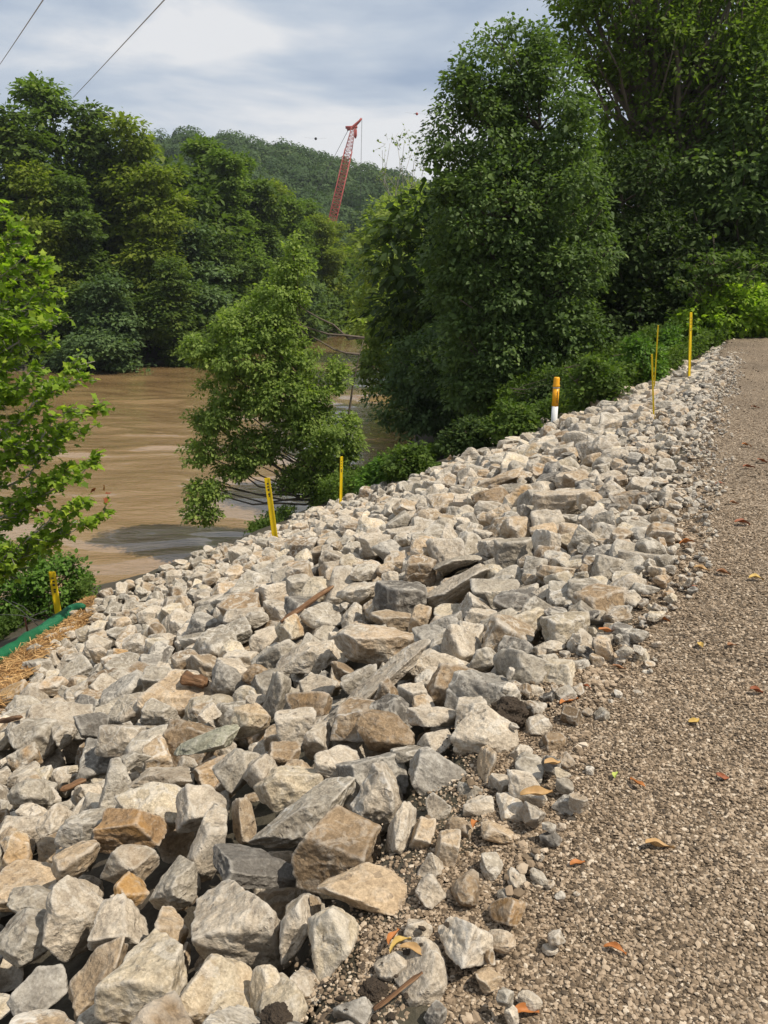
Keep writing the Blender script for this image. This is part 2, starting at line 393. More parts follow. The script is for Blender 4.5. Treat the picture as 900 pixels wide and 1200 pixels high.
vein = math_n(t, 'MULTIPLY', ramp(t, vv.outputs['Distance'], [(0.0, 1.0), (0.035, 0.0)]), sp.outputs['X'])
vein = math_n(t, 'MULTIPLY', vein, ramp(t, a, [(0.4, 0.0), (0.6, 1.0)]))
c = mix(t, vein, c, (0.66, 0.62, 0.55))
st = math_n(t, 'MULTIPLY', ramp(t, noise_node(t, lp, 3.0, 5, 0.6, 0.8), [(0.45, 0.0), (0.6, 1.0)]), sp.outputs['Y'])
c = mix(t, st, c, (0.42, 0.22, 0.06))
pit = ramp(t, noise_node(t, lp, 26, 3, 0.5), [(0.30, 1.0), (0.36, 0.0)]); c = mix(t, math_n(t, 'MULTIPLY', pit, 0.5), c, (0.12, 0.09, 0.065))
pt_ = nd(t, 'ShaderNodeNewGeometry').outputs['Pointiness']
c = mix(t, math_n(t, 'MULTIPLY', ramp(t, pt_, [(0.51, 0.0), (0.57, 1.0)]), 0.45), c, (0.60, 0.55, 0.47))
t.links.new(c, b.inputs['Base Color']); b.inputs['Roughness'].default_value = 0.88; b.inputs['Specular IOR Level'].default_value = 0.25
hh = math_n(t, 'ADD', math_n(t, 'MULTIPLY', h, 0.6), math_n(t, 'MULTIPLY', g, 0.65))
vc = nd(t, 'ShaderNodeTexVoronoi', feature='F1'); vc.inputs['Scale'].default_value = 13; t.links.new(va.outputs[0], vc.inputs['Vector'])
vd = nd(t, 'ShaderNodeTexVoronoi', feature='F1'); vd.inputs['Scale'].default_value = 34; t.links.new(va.outputs[0], vd.inputs['Vector'])
hh = math_n(t, 'ADD', hh, math_n(t, 'MULTIPLY', vc.outputs['Distance'], 0.45)); hh = math_n(t, 'ADD', hh, math_n(t, 'MULTIPLY', vd.outputs['Distance'], 0.35))
hh = math_n(t, 'SUBTRACT', hh, math_n(t, 'MULTIPLY', pit, 0.25))
bump(t, b, hh, 0.75, 0.022)

# ------------------------------------------------------------------ the pile: height field that stones are dropped on
CELL = 0.025; HX0, HY0 = -9.0, -1.5; HNX, HNY = int(22/CELL), int(28/CELL)
cx = HX0+(np.arange(HNX)+.5)*CELL; cy = HY0+(np.arange(HNY)+.5)*CELL; CX, CY = np.meshgrid(cx, cy)
def interp_grid(fn, st=6):
    a = cx[::st]; bq = cy[::st]; A, B = np.meshgrid(a, bq); Zc = fn(A, B)
    fx = np.clip((cx-a[0])/(CELL*st), 0, len(a)-1.001); fy = np.clip((cy-bq[0])/(CELL*st), 0, len(bq)-1.001)
    ix = fx.astype(int); iy = fy.astype(int); u = (fx-ix)[None]; v = (fy-iy)[:, None]
    return (Zc[iy][:, ix]*(1-u)+Zc[iy][:, ix+1]*u)*(1-v)+(Zc[iy+1][:, ix]*(1-u)+Zc[iy+1][:, ix+1]*u)*v
GRD = interp_grid(ground); ES = interp_grid(edge_s)
RMK = interp_grid(lambda x, y: riprap_mask(x, y).astype(float), 3) > 0.5
SURF = GRD + 0.0                                  # where the tops of the stones lie
BED = np.where(ES > 0.26, GRD-0.26, np.where(ES < 0.02, GRD, GRD-0.26*(ES-0.02)/0.24))
BED = np.where(RMK | (ES < 0.3), BED, GRD)
H = BED.copy(); TOPID = np.full(H.shape, -1, int)
ROCKS = []
def footprint(Q, x, y):
    ix = np.floor((Q[:, 0]+x-HX0)/CELL).astype(int); iy = np.floor((Q[:, 1]+y-HY0)/CELL).astype(int)
    x0, x1, y0, y1 = ix.min(), ix.max(), iy.min(), iy.max()
    if x0 < 0 or y0 < 0 or x1 >= HNX or y1 >= HNY: return None
    w = x1-x0+1; hh_ = y1-y0+1; k = (iy-y0)*w+(ix-x0)
    lo = np.full(w*hh_, 1e9); np.minimum.at(lo, k, Q[:, 2]); hi = np.full(w*hh_, -1e9); np.maximum.at(hi, k, Q[:, 2])
    return x0, y0, w, hh_, lo.reshape(hh_, w), hi.reshape(hh_, w)
def settle(fp, pct=22):
    x0, y0, w, h_, lo, hi = fp; m = lo < 1e8
    gap = (H[y0:y0+h_, x0:x0+w]-lo)[m]
    return np.percentile(gap, 100-pct)
def commit(fp, z, rid):
    x0, y0, w, h_, lo, hi = fp; m = hi > -1e8
    sub = H[y0:y0+h_, x0:x0+w]; ids = TOPID[y0:y0+h_, x0:x0+w]
    up = m & (hi+z > sub); sub[up] = (hi+z)[up]; ids[up] = rid
def add_rock(Q, Fa, x, y, z, tint, feat, seed, dims, hero=None):
    ROCKS.append(dict(Q=Q, F=Fa, x=x, y=y, z=z, tint=tint, feat=feat, seed=seed, dims=dims, hero=hero)); return len(ROCKS)-1
LIB = {}
_r = np.random.default_rng(5)
for kd, n in (('block', 10), ('slab', 8), ('any', 10), ('round', 5), ('spike', 3)):
    LIB[kd] = [(int(_r.integers(1e9)), kd) for _ in range(n)]
SHAPES = {}
def lib_shape(seed, kd, sub):
    if (seed, kd, sub) not in SHAPES: SHAPES[(seed, kd, sub)] = rock_shape(np.random.default_rng(seed), sub, kd)
    return SHAPES[(seed, kd, sub)]
def pick_tint(rng, dark=0.0):
    k = rng.choice(['pale', 'grey', 'tan', 'brown', 'dark', 'cream', 'bluegrey', 'orange'], p=[.36, .24, .19, .06+0, .02, .10, .027, .003])
    if rng.random() < dark: k = rng.choice(['dark', 'brown', 'grey'])
    c = np.array(TINT[k])*rng.uniform(0.74, 1.16); feat = (float(rng.random() < .45)*rng.uniform(.3, .9), float(rng.random() < .07)*rng.uniform(.2, .6), rng.uniform(.15, .8))
    return k, c, feat
def random_rock(rng, size, x, y, kd=None, sub=3, normal=None):
    kd = kd or rng.choice(['block', 'slab', 'any', 'round'], p=[.42, .20, .24, .14])
    seed, k2 = LIB[kd][rng.integers(len(LIB[kd]))]
    Q, Fa = lib_shape(seed, k2, sub)
    dims = size*np.array([1.0, rng.uniform(.66, .92), rng.uniform(.38, .55) if kd == 'slab' else rng.uniform(.55, .85)])*rng.uniform(.9, 1.1)
    yaw = rng.uniform(0, 2*np.pi); tilt = rng.normal(0, .30) if kd == 'slab' else rng.normal(0, .5); ta = rng.uniform(0, 2*np.pi)
    cz, sz = math.cos(yaw), math.sin(yaw); R1 = np.array([[cz, -sz, 0], [sz, cz, 0], [0, 0, 1]])
    ax = np.array([math.cos(ta), math.sin(ta), 0]); K = np.array([[0, 0, ax[1]], [0, 0, -ax[0]], [-ax[1], ax[0], 0]]); R2 = np.eye(3)+math.sin(tilt)*K+(1-math.cos(tilt))*K@K
    return (Q*(dims/2))@(R2@R1).T, Fa, dims, (seed, k2, dims, R2@R1), kd

rng = np.random.default_rng(11)
def in_view(x, y, m=60):
    P = project(np.array([[x, y, float(slope_z(max(0, 0.3)))]]))[0]
    return True
# mask of where stones may lie, and how large they are there
def size_at(s, y):
    base = 0.19+0.035*min(y, 9)/3
    return base
ok = RMK & (ES > 0.10)

PXY = project(np.stack([CX.ravel(), CY.ravel(), SURF.ravel()], 1)); VX = PXY[:, 0].reshape(CX.shape); VY = PXY[:, 1].reshape(CX.shape)
VIS = ok & (VX > -170) & (VX < 960) & (VY < 1330) & (PXY[:, 2].reshape(CX.shape) > 0.3)
# the straw strip along the toe by the sock stays free of stone
STRAW_PX = [(-60, 905), (0, 800), (45, 752), (97, 708), (78, 712), (40, 735), (0, 762), (-60, 800)]
def in_poly(px, py, poly):
    ins = np.zeros(np.shape(px), bool); n = len(poly)
    for i in range(n):
        (x1, y1), (x2, y2) = poly[i], poly[(i+1) % n]
        c_ = (y1 > py) != (y2 > py); xi = (x2-x1)*(py-y1)/(y2-y1+1e-9)+x1; ins ^= c_ & (px < xi)
    return ins
CUT_PX = [(-400, 1210), (-60, 880), (0, 818), (22, 775), (55, 745), (100, 704), (100, 500), (-400, 500)]
VIS &= ~in_poly(VX, VY, CUT_PX)
iy_, ix_ = np.nonzero(VIS)
def rand_cell(rng, w=None):
    j = rng.integers(len(iy_)); return cx[ix_[j]]+rng.uniform(-.5, .5)*CELL, cy[iy_[j]]+rng.uniform(-.5, .5)*CELL, iy_[j], ix_[j]
# 1: bedding layer
def layer(n, smin_, smax_, over, pct=25, tries=3, edgefree=0.0, far_ok=True, sub=2, dark=0.0, mask=None, power=1.0):
    placed = 0
    cells = np.nonzero(mask) if mask is not None else None
    for _ in range(n):
        best = None
        for _t in range(tries):
            if cells is None: x, y, a_, b_ = rand_cell(rng)
            else:
                j = rng.integers(len(cells[0])); a_, b_ = cells[0][j], cells[1][j]; x, y = cx[b_], cy[a_]
            low = H[a_, b_]-SURF[a_, b_]
            if best is None or low < best[0]: best = (low, x, y, a_, b_)
        _, x, y, a_, b_ = best; s = ES[a_, b_]
        size = smin_+(smax_-smin_)*rng.random()**power
        if edgefree and s < edgefree+size*0.3: size *= max(0.25, s/(edgefree+.3)); 
        dist = math.hypot(x, y)
        Q, Fa, dims, rec, kd = random_rock(rng, size, x, y, sub=3)
        fp = footprint(Q, x, y)
        if fp is None: continue
        z = settle(fp, pct)
        if z+0.5*Q[:, 2].max() > SURF[a_, b_]+over: continue
        k, tint, feat = pick_tint(rng, dark)
        rid = add_rock(Q, Fa, x, y, z, tint, feat, rec, dims); ROCKS[rid]['tn'] = k; ROCKS[rid]['kd'] = kd
        commit(fp, z, rid); placed += 1
    return placed
na = layer(2600, .18, .32, -0.15, pct=35, tries=3, edgefree=0.2)

# 2: the stones that can be told apart in the photograph
HEROES = [
 # px, py, w, h, rot(deg), kind, tint, (vein, rust, dust), label
 (153,973,77,50,0,'block','rust',(0,.5,.1),'rust-brown squared rock, dark-sided, among pale boulders near the lower edge'),
 (150,1047,46,44,10,'any','orange',(0,.8,.3),'small orange-stained broken rock above a wide beige slab'),
 (83,1016,60,48,12,'round','tan',(0,0,.2),'smooth tan rounded rock beside the rust-brown squared rock'),
 (147,1013,62,42,0,'block','grey',(0,.2,.3),'grey-brown blocky rock directly under the rust-brown squared rock'),
 (99,975,56,38,0,'block','grey',(0,0,.7),'pale grey squarish block left of the rust-brown squared rock'),
 (243,1000,54,86,-12,'slab','pale',(0,0,.25),'tall smooth beige oval-faced slab standing on end'),
 (205,1045,80,74,35,'any','grey',(0,0,.3),'rugged grey-brown boulder leaning against the tall oval-faced slab'),
 (300,1024,112,56,-17,'slab','slate',(0,0,.02),'very dark slate-grey slab lying across pale boulders'),
 (277,1092,112,94,0,'block','pale',(.2,0,.4),'broad flat-topped beige boulder just below the dark slate slab'),
 (172,1168,98,96,5,'block','cream',(.1,.1,.5),'cream squared boulder at the bottom edge of the bank'),
 (248,1178,104,88,10,'any','cream',(0,.25,.6),'cream boulder with a coarse pitted face, at the bottom edge'),
 (194,1104,58,62,20,'any','tan',(0,0,.2),'smooth beige pointed rock between the broad flat-topped boulder and a wide slab'),
 (82,1082,96,92,-28,'slab','pale',(.1,0,.5),'wide light beige slab tilted below the smooth tan rounded rock'),
 (135,1092,66,52,0,'block','pale',(0,.2,.2),'beige block wedged at the foot of the small orange-stained rock'),
 (112,1152,82,110,-32,'any','tan',(0,0,.15),'long smooth brownish-beige boulder leaning up from the bottom edge'),
 (30,1104,62,56,0,'any','grey',(.2,0,.3),'mid-grey rounded rock low at the left edge of the bank'),
 (37,1060,72,44,-15,'any','grey',(.4,0,.4),'rugged pale-grey rock above the mid-grey rounded rock'),
 (42,1168,70,66,30,'slab','bluegrey',(.3,0,.2),'blue-grey smooth slab in the lower left corner of the bank'),
 (14,1003,36,50,0,'any','cream',(0,.55,.5),'cream rock with an orange stain at the left edge'),
 (178,942,88,44,-8,'slab','cream',(.3,0,.6),'whitish long slab above the rust-brown squared rock'),
 (233,950,64,52,0,'block','pale',(.2,0,.5),'pale blocky boulder behind the tall oval-faced slab'),
 (135,926,52,56,0,'spike','grey',(0,0,.4),'grey pyramid-shaped rock pointing upward'),
 (285,964,38,60,12,'any','tan',(0,0,.2),'narrow brown-tan rock standing beside the veined grey wedge'),
 (60,966,50,44,20,'any','pale',(.3,.1,.4),'pale angular rock with a rusty chip near the left edge'),
 (35,933,48,32,0,'round','grey',(0,0,.3),'low rounded grey rock near the left edge'),
 (360,958,112,74,33,'slab','grey',(1,0,.3),'large light-grey wedge crossed by white veins'),
 (392,1001,102,78,0,'block','brown',(0,0,.25),'brown-grey squared boulder right of the dark slate slab'),
 (337,926,84,42,3,'slab','cream',(0,.1,.4),'long cream rock with a brown underside, above the veined grey wedge'),
 (448,941,74,88,-10,'any','pale',(.8,0,.7),'whitish upright boulder beside the big dark rugged boulder'),
 (515,912,86,72,-18,'any','bluegrey',(.4,0,.0),'big dark-grey rugged boulder near the gravel edge'),
 (430,1050,108,60,-12,'block','tan',(0,.1,.2),'tan split boulder below the brown-grey squared boulder'),
 (392,1116,72,96,-8,'any','cream',(0,0,.5),'lumpy cream boulder standing by the soil at the gravel edge'),
 (343,1092,58,80,-20,'any','pale',(0,0,.4),'beige rock squeezed between two bigger boulders'),
 (472,978,42,72,-8,'slab','pale',(.4,0,.5),'tall whitish slab under the big dark rugged boulder'),
 (503,1050,36,36,0,'any','pale',(.5,0,.4),'small whitish cube-like rock half sunk in gravel'),
 (547,1046,46,50,-25,'round','brown',(0,0,.2),'brown rounded rock half sunk in the gravel edge'),
 (539,971,32,26,0,'round','tan',(0,0,.2),'small tan rounded stone below the big dark rugged boulder'),
 (497,985,44,50,-25,'block','tan',(0,0,.3),'light tan block beside the tall whitish slab'),
 (352,1162,62,56,20,'spike','pale',(.1,.1,.4),'pale pointed rock below the lumpy cream boulder'),
 (312,1168,40,62,0,'any','cream',(0,.1,.4),'narrow cream rock next to the coarse pitted boulder'),
 (415,1190,52,34,0,'slab','bluegrey',(.3,0,.3),'grey-green flat rock set in dark soil at the bottom edge'),
 (330,1190,54,56,0,'round','cream',(0,.0,.4),'round pale rock at the very bottom edge of the pile'),
 (450,862,73,54,-8,'round','brown',(0,.15,.15),'rounded warm-brown boulder, smooth, in the middle of the pile'),
 (372,867,50,52,25,'any','pale',(.4,0,.5),'pale shield-shaped rock with dark specks'),
 (345,853,46,42,0,'block','pale',(0,0,.4),'light beige blocky rock left of the pale shield-shaped rock'),
 (290,846,46,38,0,'any','cream',(0,.3,.4),'cream yellowish rock with a cracked face'),
 (330,889,42,38,0,'block','brown',(0,0,.1),'brown squared rock under the light beige blocky rock'),
 (357,827,54,30,0,'slab','brown',(0,.3,.05),'dark brown slab tucked under a pale ledge'),
 (267,801,40,44,0,'round','bluegrey',(0,0,.3),'grey domed rock beside the broken driftwood stump'),
 (300,793,32,28,0,'round','brown',(0,.2,.2),'small brown rounded rock right of the grey domed rock'),
 (322,818,40,68,-10,'slab','grey',(0,0,.2),'tall dark-sided grey slab standing near the middle of the pile'),
 (440,760,106,52,-5,'block','pale',(.2,.3,.7),'big whitish ledge rock with a grey shaded front'),
 (402,788,38,32,-30,'round','brown',(0,.1,.1),'small brown wedge below the big whitish ledge rock'),
 (360,772,76,44,10,'slab','pale',(.5,0,.5),'wide pale-grey slab left of the big whitish ledge rock'),
 (432,812,118,46,38,'slab','pale',(.9,0,.4),'long light-grey streaked slab running uphill toward the ledge rock'),
 (457,816,40,46,0,'spike','brown',(0,0,.2),'triangular grey-brown rock by the streaked long slab'),
 (340,739,32,32,0,'any','cream',(0,.6,.2),'yellow-cream small rock near the long driftwood log'),
 (475,705,64,48,-5,'block','dark',(0,0,.35),'dark grey-brown boulder with a flat sloping top'),
 (494,726,34,42,-20,'any','tan',(0,.4,.1),'tan upright rock right of the dark flat-topped boulder'),
 (420,696,60,38,12,'any','pale',(.2,.0,.5),'pale cracked rock beside the upper end of the driftwood log'),
 (395,899,62,46,-15,'block','pale',(.3,0,.3),'beige flat-faced block left of the rounded warm-brown boulder'),
 (276,905,70,72,-30,'slab','grey',(.3,0,.2),'large smooth grey slab, upright, behind the long cream rock'),
 (303,915,48,52,-15,'any','pale',(0,0,.4),'beige rounded-top rock leaning on the large smooth grey slab'),
 (240,872,78,42,18,'slab','green',(.2,0,.2),'greenish-grey slanted slab with a sharp upper edge'),
 (193,915,80,26,5,'slab','grey',(0,.1,.3),'flat grey-brown slab with a shaded hollow under its edge'),
 (150,895,52,30,8,'slab','grey',(.1,0,.4),'mid-grey slanted rock above the pyramid-shaped rock'),
 (100,855,44,36,0,'any','dark',(.1,0,.1),'dark grey pitted rock among pale rocks on the left slope'),
 (183,838,42,28,0,'block','grey',(0,0,.4),'grey long rock with a shaded underside on the left slope'),
 (183,803,32,34,0,'block','grey',(0,0,.3),'squared grey rock on the slope left of the driftwood stump'),
 (138,799,30,28,0,'any','grey',(.2,0,.4),'pointed grey rock on the left slope'),
 (142,768,22,16,0,'block','orange',(0,.6,.2),'small mustard-orange block on the left slope'),
 (535,691,76,56,35,'slab','pale',(0,0,.3),'large beige slab slanting uphill, in the centre of the pile'),
 (582,699,62,46,8,'block','grey',(0,0,.15),'grey-brown boulder with a sharp ridge and shaded front'),
 (527,738,62,46,20,'any','bluegrey',(0,0,.5),'light grey wedge in front of the large slanting beige slab'),
 (612,733,66,44,18,'slab','cream',(0,.1,.6),'cream flat slab tilted beside the small edge stones'),
 (656,674,62,38,-15,'slab','tan',(0,.1,.3),'tan triangular slab near the gravel, high on the pile'),
 (510,781,94,42,-5,'any','pale',(.6,0,.4),'jagged light-grey ledge rock behind the warm tan block'),
 (566,777,50,50,20,'any','grey',(.4,0,.3),'grey veined rock against the spiky rock'),
 (600,780,46,66,0,'spike','bluegrey',(.5,0,.1),'tall spiky blue-grey rock standing like a fin'),
 (528,809,62,48,0,'block','brown',(0,.1,.2),'warm tan-brown block below the jagged ledge rock'),
 (486,820,36,40,0,'block','pale',(.1,0,.4),'pale block with a dark face left of the warm tan-brown block'),
 (506,843,58,20,-3,'slab','pale',(.2,0,.5),'thin whitish slab lying under the warm tan-brown block'),
 (511,868,54,44,30,'spike','pale',(.2,0,.4),'pale triangular rock above the big dark rugged boulder'),
 (553,838,36,44,0,'block','pale',(.2,0,.3),'upright pale block left of the clod of dark soil'),
 (530,662,58,28,15,'round','grey',(0,0,.1),'long grey rounded rock above the large slanting beige slab'),
 (604,648,48,36,0,'block','grey',(0,0,.25),'grey five-sided block above the sharp-ridged boulder'),
 (577,675,28,28,0,'round','cream',(.1,0,.5),'small cream round rock behind the sharp-ridged boulder'),
 (583,565,64,28,22,'slab','tan',(0,0,.4),'long narrow beige slab slanting near the top of the pile'),
 (662,592,80,44,5,'block','pale',(.2,.15,.4),'largest flat-faced beige block high on the pile'),
 (707,563,50,26,10,'slab','pale',(0,0,.5),'pale flattish slab behind the largest flat-faced block'),
 (711,530,40,42,0,'round','pale',(.8,0,.5),'round whitish boulder with a ridge, near the gravel'),
 (577,583,50,28,5,'any','brown',(0,0,.1),'brown lumpy rock under the long narrow beige slab'),
 (619,604,30,26,-35,'slab','bluegrey',(.1,0,.3),'small tilted grey rock left of the largest flat-faced block'),
 (648,562,40,22,10,'any','dark',(0,0,.3),'dark-sided rock above the largest flat-faced block'),
 (679,631,50,24,5,'slab','cream',(0,.3,.4),'cream flat stone with a yellow side, below the largest flat-faced block'),
 (700,541,30,22,0,'any','tan',(0,.2,.2),'small tan rock touching the round whitish boulder'),
 (640,700,30,26,0,'any','pale',(.3,0,.5),'small pale rock beside the tan triangular slab'),
 (440,640,36,28,0,'block','pale',(.1,0,.4),'pale block standing proud high in the pile'),
 (765,622,24,14,0,'any','orange',(0,.4,.1),'orange-brown stone lying on the dark edge stones'),
 (690,455,26,16,0,'any','pale',(0,0,.5),'whitish stone near the top of the far crest'),
 (812,441,20,12,0,'slab','cream',(0,0,.6),'flat bright stone at the foot of a yellow post'),
 (562,947,36,22,0,'slab','pale',(.2,0,.4),'small pale flat stone at the gravel edge under the big dark rugged boulder'),
 (582,978,50,40,-25,'any','tan',(0,.1,.2),'light tan wedge-shaped rock farthest out on the gravel'),
 (525,1002,34,50,-10,'block','tan',(0,0,.3),'upright grey-tan block between the light tan block and the gravel'),
 (506,1018,32,34,0,'spike','pale',(.5,0,.4),'small whitish pyramid-shaped stone above the whitish cube-like rock'),
 (570,905,26,58,-8,'slab','tan',(0,0,.3),'narrow tan-grey slab standing right of the big dark rugged boulder'),
 (586,922,24,22,0,'block','pale',(.3,0,.4),'small whitish cube beside the narrow standing slab'),
 (632,855,30,28,0,'any','pale',(.6,0,.5),'small veined whitish stone at the gravel edge below the soil clod'),
 (650,873,24,22,0,'block','brown',(0,.1,.1),'small brown block touching the gravel below the soil clod'),
 (612,884,26,20,0,'any','pale',(.3,0,.4),'small pale stone at the gravel edge left of the small brown block'),
 (645,762,42,26,10,'round','pale',(0,.1,.5),'rounded pale stone among the small edge stones by the spiky rock'),
 (490,1095,36,30,0,'block','pale',(.2,0,.3),'pale block beside the heap of dry leaves'),
 (463,1136,42,32,0,'any','pale',(.1,0,.4),'flat-topped pale stone under the heap of dry leaves'),
 (84,722,25,18,0,'block','pale',(0,0,.4),'squared pale rock resting on the green sock and straw'),
 (42,763,24,16,0,'round','grey',(0,.2,.3),'lone grey-brown rock lying on the straw'),
]
HERO_IDS = {}
def surf_hit(px, py, off=0.0):
    d = ray(px, py); ks = np.linspace(0.8, 34, 3400); P = EYE+ks[:, None]*d
    ix = ((P[:, 0]-HX0)/CELL).astype(int); iy = ((P[:, 1]-HY0)/CELL).astype(int)
    okk = (ix >= 0) & (iy >= 0) & (ix < HNX) & (iy < HNY); zz = np.full(len(ks), -99.0); zz[okk] = SURF[iy[okk], ix[okk]]+off
    m = P[:, 2] < zz
    return P[np.argmax(m)] if m.any() else None
hero_rank = sorted(range(len(HEROES)), key=lambda i: HEROES[i][1])
FOOT = np.zeros(H.shape, bool)
for i in hero_rank:
    px, py, w, h_, rot, kd, tn, feat, lab = HEROES[i]
    p = surf_hit(px, py, 0.02)
    if p is None: print('hero off ground', lab); continue
    dep = (p-EYE)@FWD; mpp = dep/F; W_, H_ = w*mpp, h_*mpp
    hr = np.random.default_rng(1000+i)
    sub = 5 if w > 72 else 4
    Q, Fa = rock_shape(hr, sub, kd)
    Rm = rot_rand(hr) if kd in ('any', 'round') else np.eye(3)
    Q = Q@Rm.T
    if kd == 'slab':    # thin direction faces up and a little towards the viewer
        ang = math.radians(-35+hr.uniform(-12, 12)); ca, sa = math.cos(ang), math.sin(ang)
        yw = hr.uniform(-.3, .3)
    else:
        ang = math.radians(hr.uniform(-12, 12)); ca, sa = math.cos(ang), math.sin(ang); yw = hr.uniform(-.5, .5)
    Q = Q@np.array([[1, 0, 0], [0, ca, -sa], [0, sa, ca]]).T
    Q = Q@np.array([[math.cos(yw), -math.sin(yw), 0], [math.sin(yw), math.cos(yw), 0], [0, 0, 1]]).T
    r = math.radians(rot); U = math.cos(r)*RT+math.sin(r)*UP; Vv = -math.sin(r)*RT+math.cos(r)*UP
    # local x -> U, z -> Vv, y -> depth
    Wd = Q@np.stack([RT, FWD*0+np.array([0, 1.0, 0]), np.array([0, 0, 1.0])])
    a1 = Q@np.array([1, 0, 0.]); 
    cu = Wd@RT; cv = Wd@UP; cd = Wd@FWD
    for q_ in (0,):
        eu = (cu.max()-cu.min()); ev = (cv.max()-cv.min()); ed = (cd.max()-cd.min())
    # un-rotated extents: long axis W_ by H_ (given sizes are screen extents, so correct for the tilt)
    ar = abs(math.cos(r)); br = abs(math.sin(r)); D_ = max(ar*ar-br*br, 0.35)
    Lx = max((W_*ar-H_*br)/D_, 0.55*W_) if abs(rot) > 3 else W_
    Lz = max((H_*ar-W_*br)/D_, 0.5*H_) if abs(rot) > 3 else H_
    dd_ = max(min(W_, H_)*1.15, 0.75*min(max(W_, H_), 0.5)) if kd != 'slab' else min(max(W_*0.7, H_), 0.42)
    cu = cu/eu*Lx*1.06; cv = cv/ev*Lz*1.06; cd = cd/ed*dd_
    Q = cu[:, None]*U+cv[:, None]*Vv+cd[:, None]*FWD
    # push back so that the visible face, not the centre, lies on the surface
    P0 = p+FWD*dd_*0.15
    dims = np.array([W_, dd_, H_])
    fp = footprint(Q, P0[0], P0[1])
    rid = add_rock(Q, Fa, P0[0], P0[1], P0[2], np.array(TINT[tn])*hr.uniform(.95, 1.05), feat, None, dims, hero=lab)
    ROCKS[rid]['tn'] = tn; ROCKS[rid]['kd'] = kd; HERO_IDS[rid] = i; ROCKS[rid]['hero_i'] = i
    if fp is not None:
        commit(fp, P0[2], rid)
        x0, y0, w2, h2, lo, hi = fp; FOOT[y0:y0+h2, x0:x0+w2] |= hi > -1e8
VIS2 = VIS & ~FOOT
# 3: upper stones around them
def layer2(n, smin_, smax_, over, pct, mask, power=1.0, dark=0.0, edgefree=0.35, tries=3, sub=3, cover=0.12, low_only=None):
    cells = np.nonzero(mask); placed = 0
    for _ in range(n):
        best = None
        for _t in range(tries):
            j = rng.integers(len(cells[0])); a_, b_ = cells[0][j], cells[1][j]
            low = H[a_, b_]-SURF[a_, b_]
            if best is None or low < best[0]: best = (low, a_, b_)
        low, a_, b_ = best; x, y = cx[b_], cy[a_]; s = ES[a_, b_]
        if low_only is not None and low > low_only: continue
        size = (smin_+(smax_-smin_)*rng.random()**power)
        if y < 4.2: size *= 0.72
        size *= 1-0.36*np.clip((s-4.2)/2.4, 0, 1)
        if s < .6 and y < 5: size = min(size, .21)
        ef = edgefree*(0.3 if y < 4.5 else 1.0)
        if s < ef+.35: size *= np.clip(0.3+0.7*(s-.1)/(ef+.25), 0.3, 1)
        Q, Fa, dims, rec, kd = random_rock(rng, size, x, y, sub=3)
        fp = footprint(Q, x, y)
        if fp is None: continue
        x0, y0, w2, h2, lo, hi = fp; m = hi > -1e8
        if (FOOT[y0:y0+h2, x0:x0+w2] & m).sum() > cover*m.sum(): continue
        z = settle(fp, pct)
        if z+0.6*Q[:, 2].max() > SURF[a_, b_]+over: continue
        k, tint, feat = pick_tint(rng, dark)
        rid = add_rock(Q, Fa, x, y, z, tint, feat, rec, dims); ROCKS[rid]['tn'] = k; ROCKS[rid]['kd'] = kd
        commit(fp, z, rid); placed += 1
    return placed
farm = VIS2 & (CY > 7)
nb = layer2(2600, .30, .50, 0.09, 24, VIS2, power=1.5)
nc = layer2(2300, .19, .32, 0.05, 24, VIS2, tries=3)
nd_ = layer2(2000, .09, .17, -0.02, 25, VIS2, tries=4, low_only=-0.10, cover=0.3)
# 4: small spalls along the gravel edge
EW = 0.22+0.55*np.clip((CY-3.2)/3.5, 0, 1)-0.15*np.clip((CY-12)/6, 0, 1)
wobn = 0.16*fbm(np.stack([CX[::4, ::4].ravel()*1.3, CY[::4, ::4].ravel()*1.3, CX[::4, ::4].ravel()*0], 1), 3, 77).reshape(CX[::4, ::4].shape)
wobn = np.kron(wobn, np.ones((4, 4)))[:HNY, :HNX]
INV = (VX > -40) & (VX < 930) & (VY < 1260) & (PXY[:, 2].reshape(CX.shape) > 0.3)
EDM = (ES > -0.20+wobn) & (ES < EW+0.12) & (CY < 24.5) & INV & ~FOOT
def edge_layer(n, s0, s1, mask, power, over, dark=.2, pct=30, cover=.15, sz=True):
    cells = np.nonzero(mask)
    for _ in range(n):
        j = rng.integers(len(cells[0])); a_, b_ = cells[0][j], cells[1][j]; x, y = cx[b_]+rng.uniform(-.5, .5)*CELL, cy[a_]+rng.uniform(-.5, .5)*CELL
        s = ES[a_, b_]; size = s0+(s1-s0)*rng.random()**power
        if sz: size *= np.clip(0.45+0.75*(s+0.2)/max(EW[a_, b_], .2), .4, 1.15)
        Q, Fa, dims, rec, kd = random_rock(rng, size, x, y, sub=2)
        fp = footprint(Q, x, y)
        if fp is None: continue
        x0, y0, w2, h2, lo, hi = fp; m = hi > -1e8
        if (FOOT[y0:y0+h2, x0:x0+w2] & m).sum() > cover*m.sum(): continue
        z = settle(fp, pct)
        if z > SURF[a_, b_]+over: continue
        k, tint, feat = pick_tint(rng, dark)
        rid = add_rock(Q, Fa, x, y, z, tint, feat, rec, dims); ROCKS[rid]['tn'] = k; ROCKS[rid]['kd'] = kd; ROCKS[rid]['small'] = 1
        commit(fp, z, rid)
NE_ = (ES > 0.02) & (ES < 1.0) & (CY < 5.2) & INV & ~FOOT
edge_layer(1500, .17, .30, NE_ & (ES > .10), .9, .03, cover=.22, sz=False)
edge_layer(1200, .10, .17, NE_ & (ES > .05), 1.0, .02, cover=.25, sz=False)
edge_layer(1300, .10, .24, EDM & (ES > 0.02), 1.6, .06)
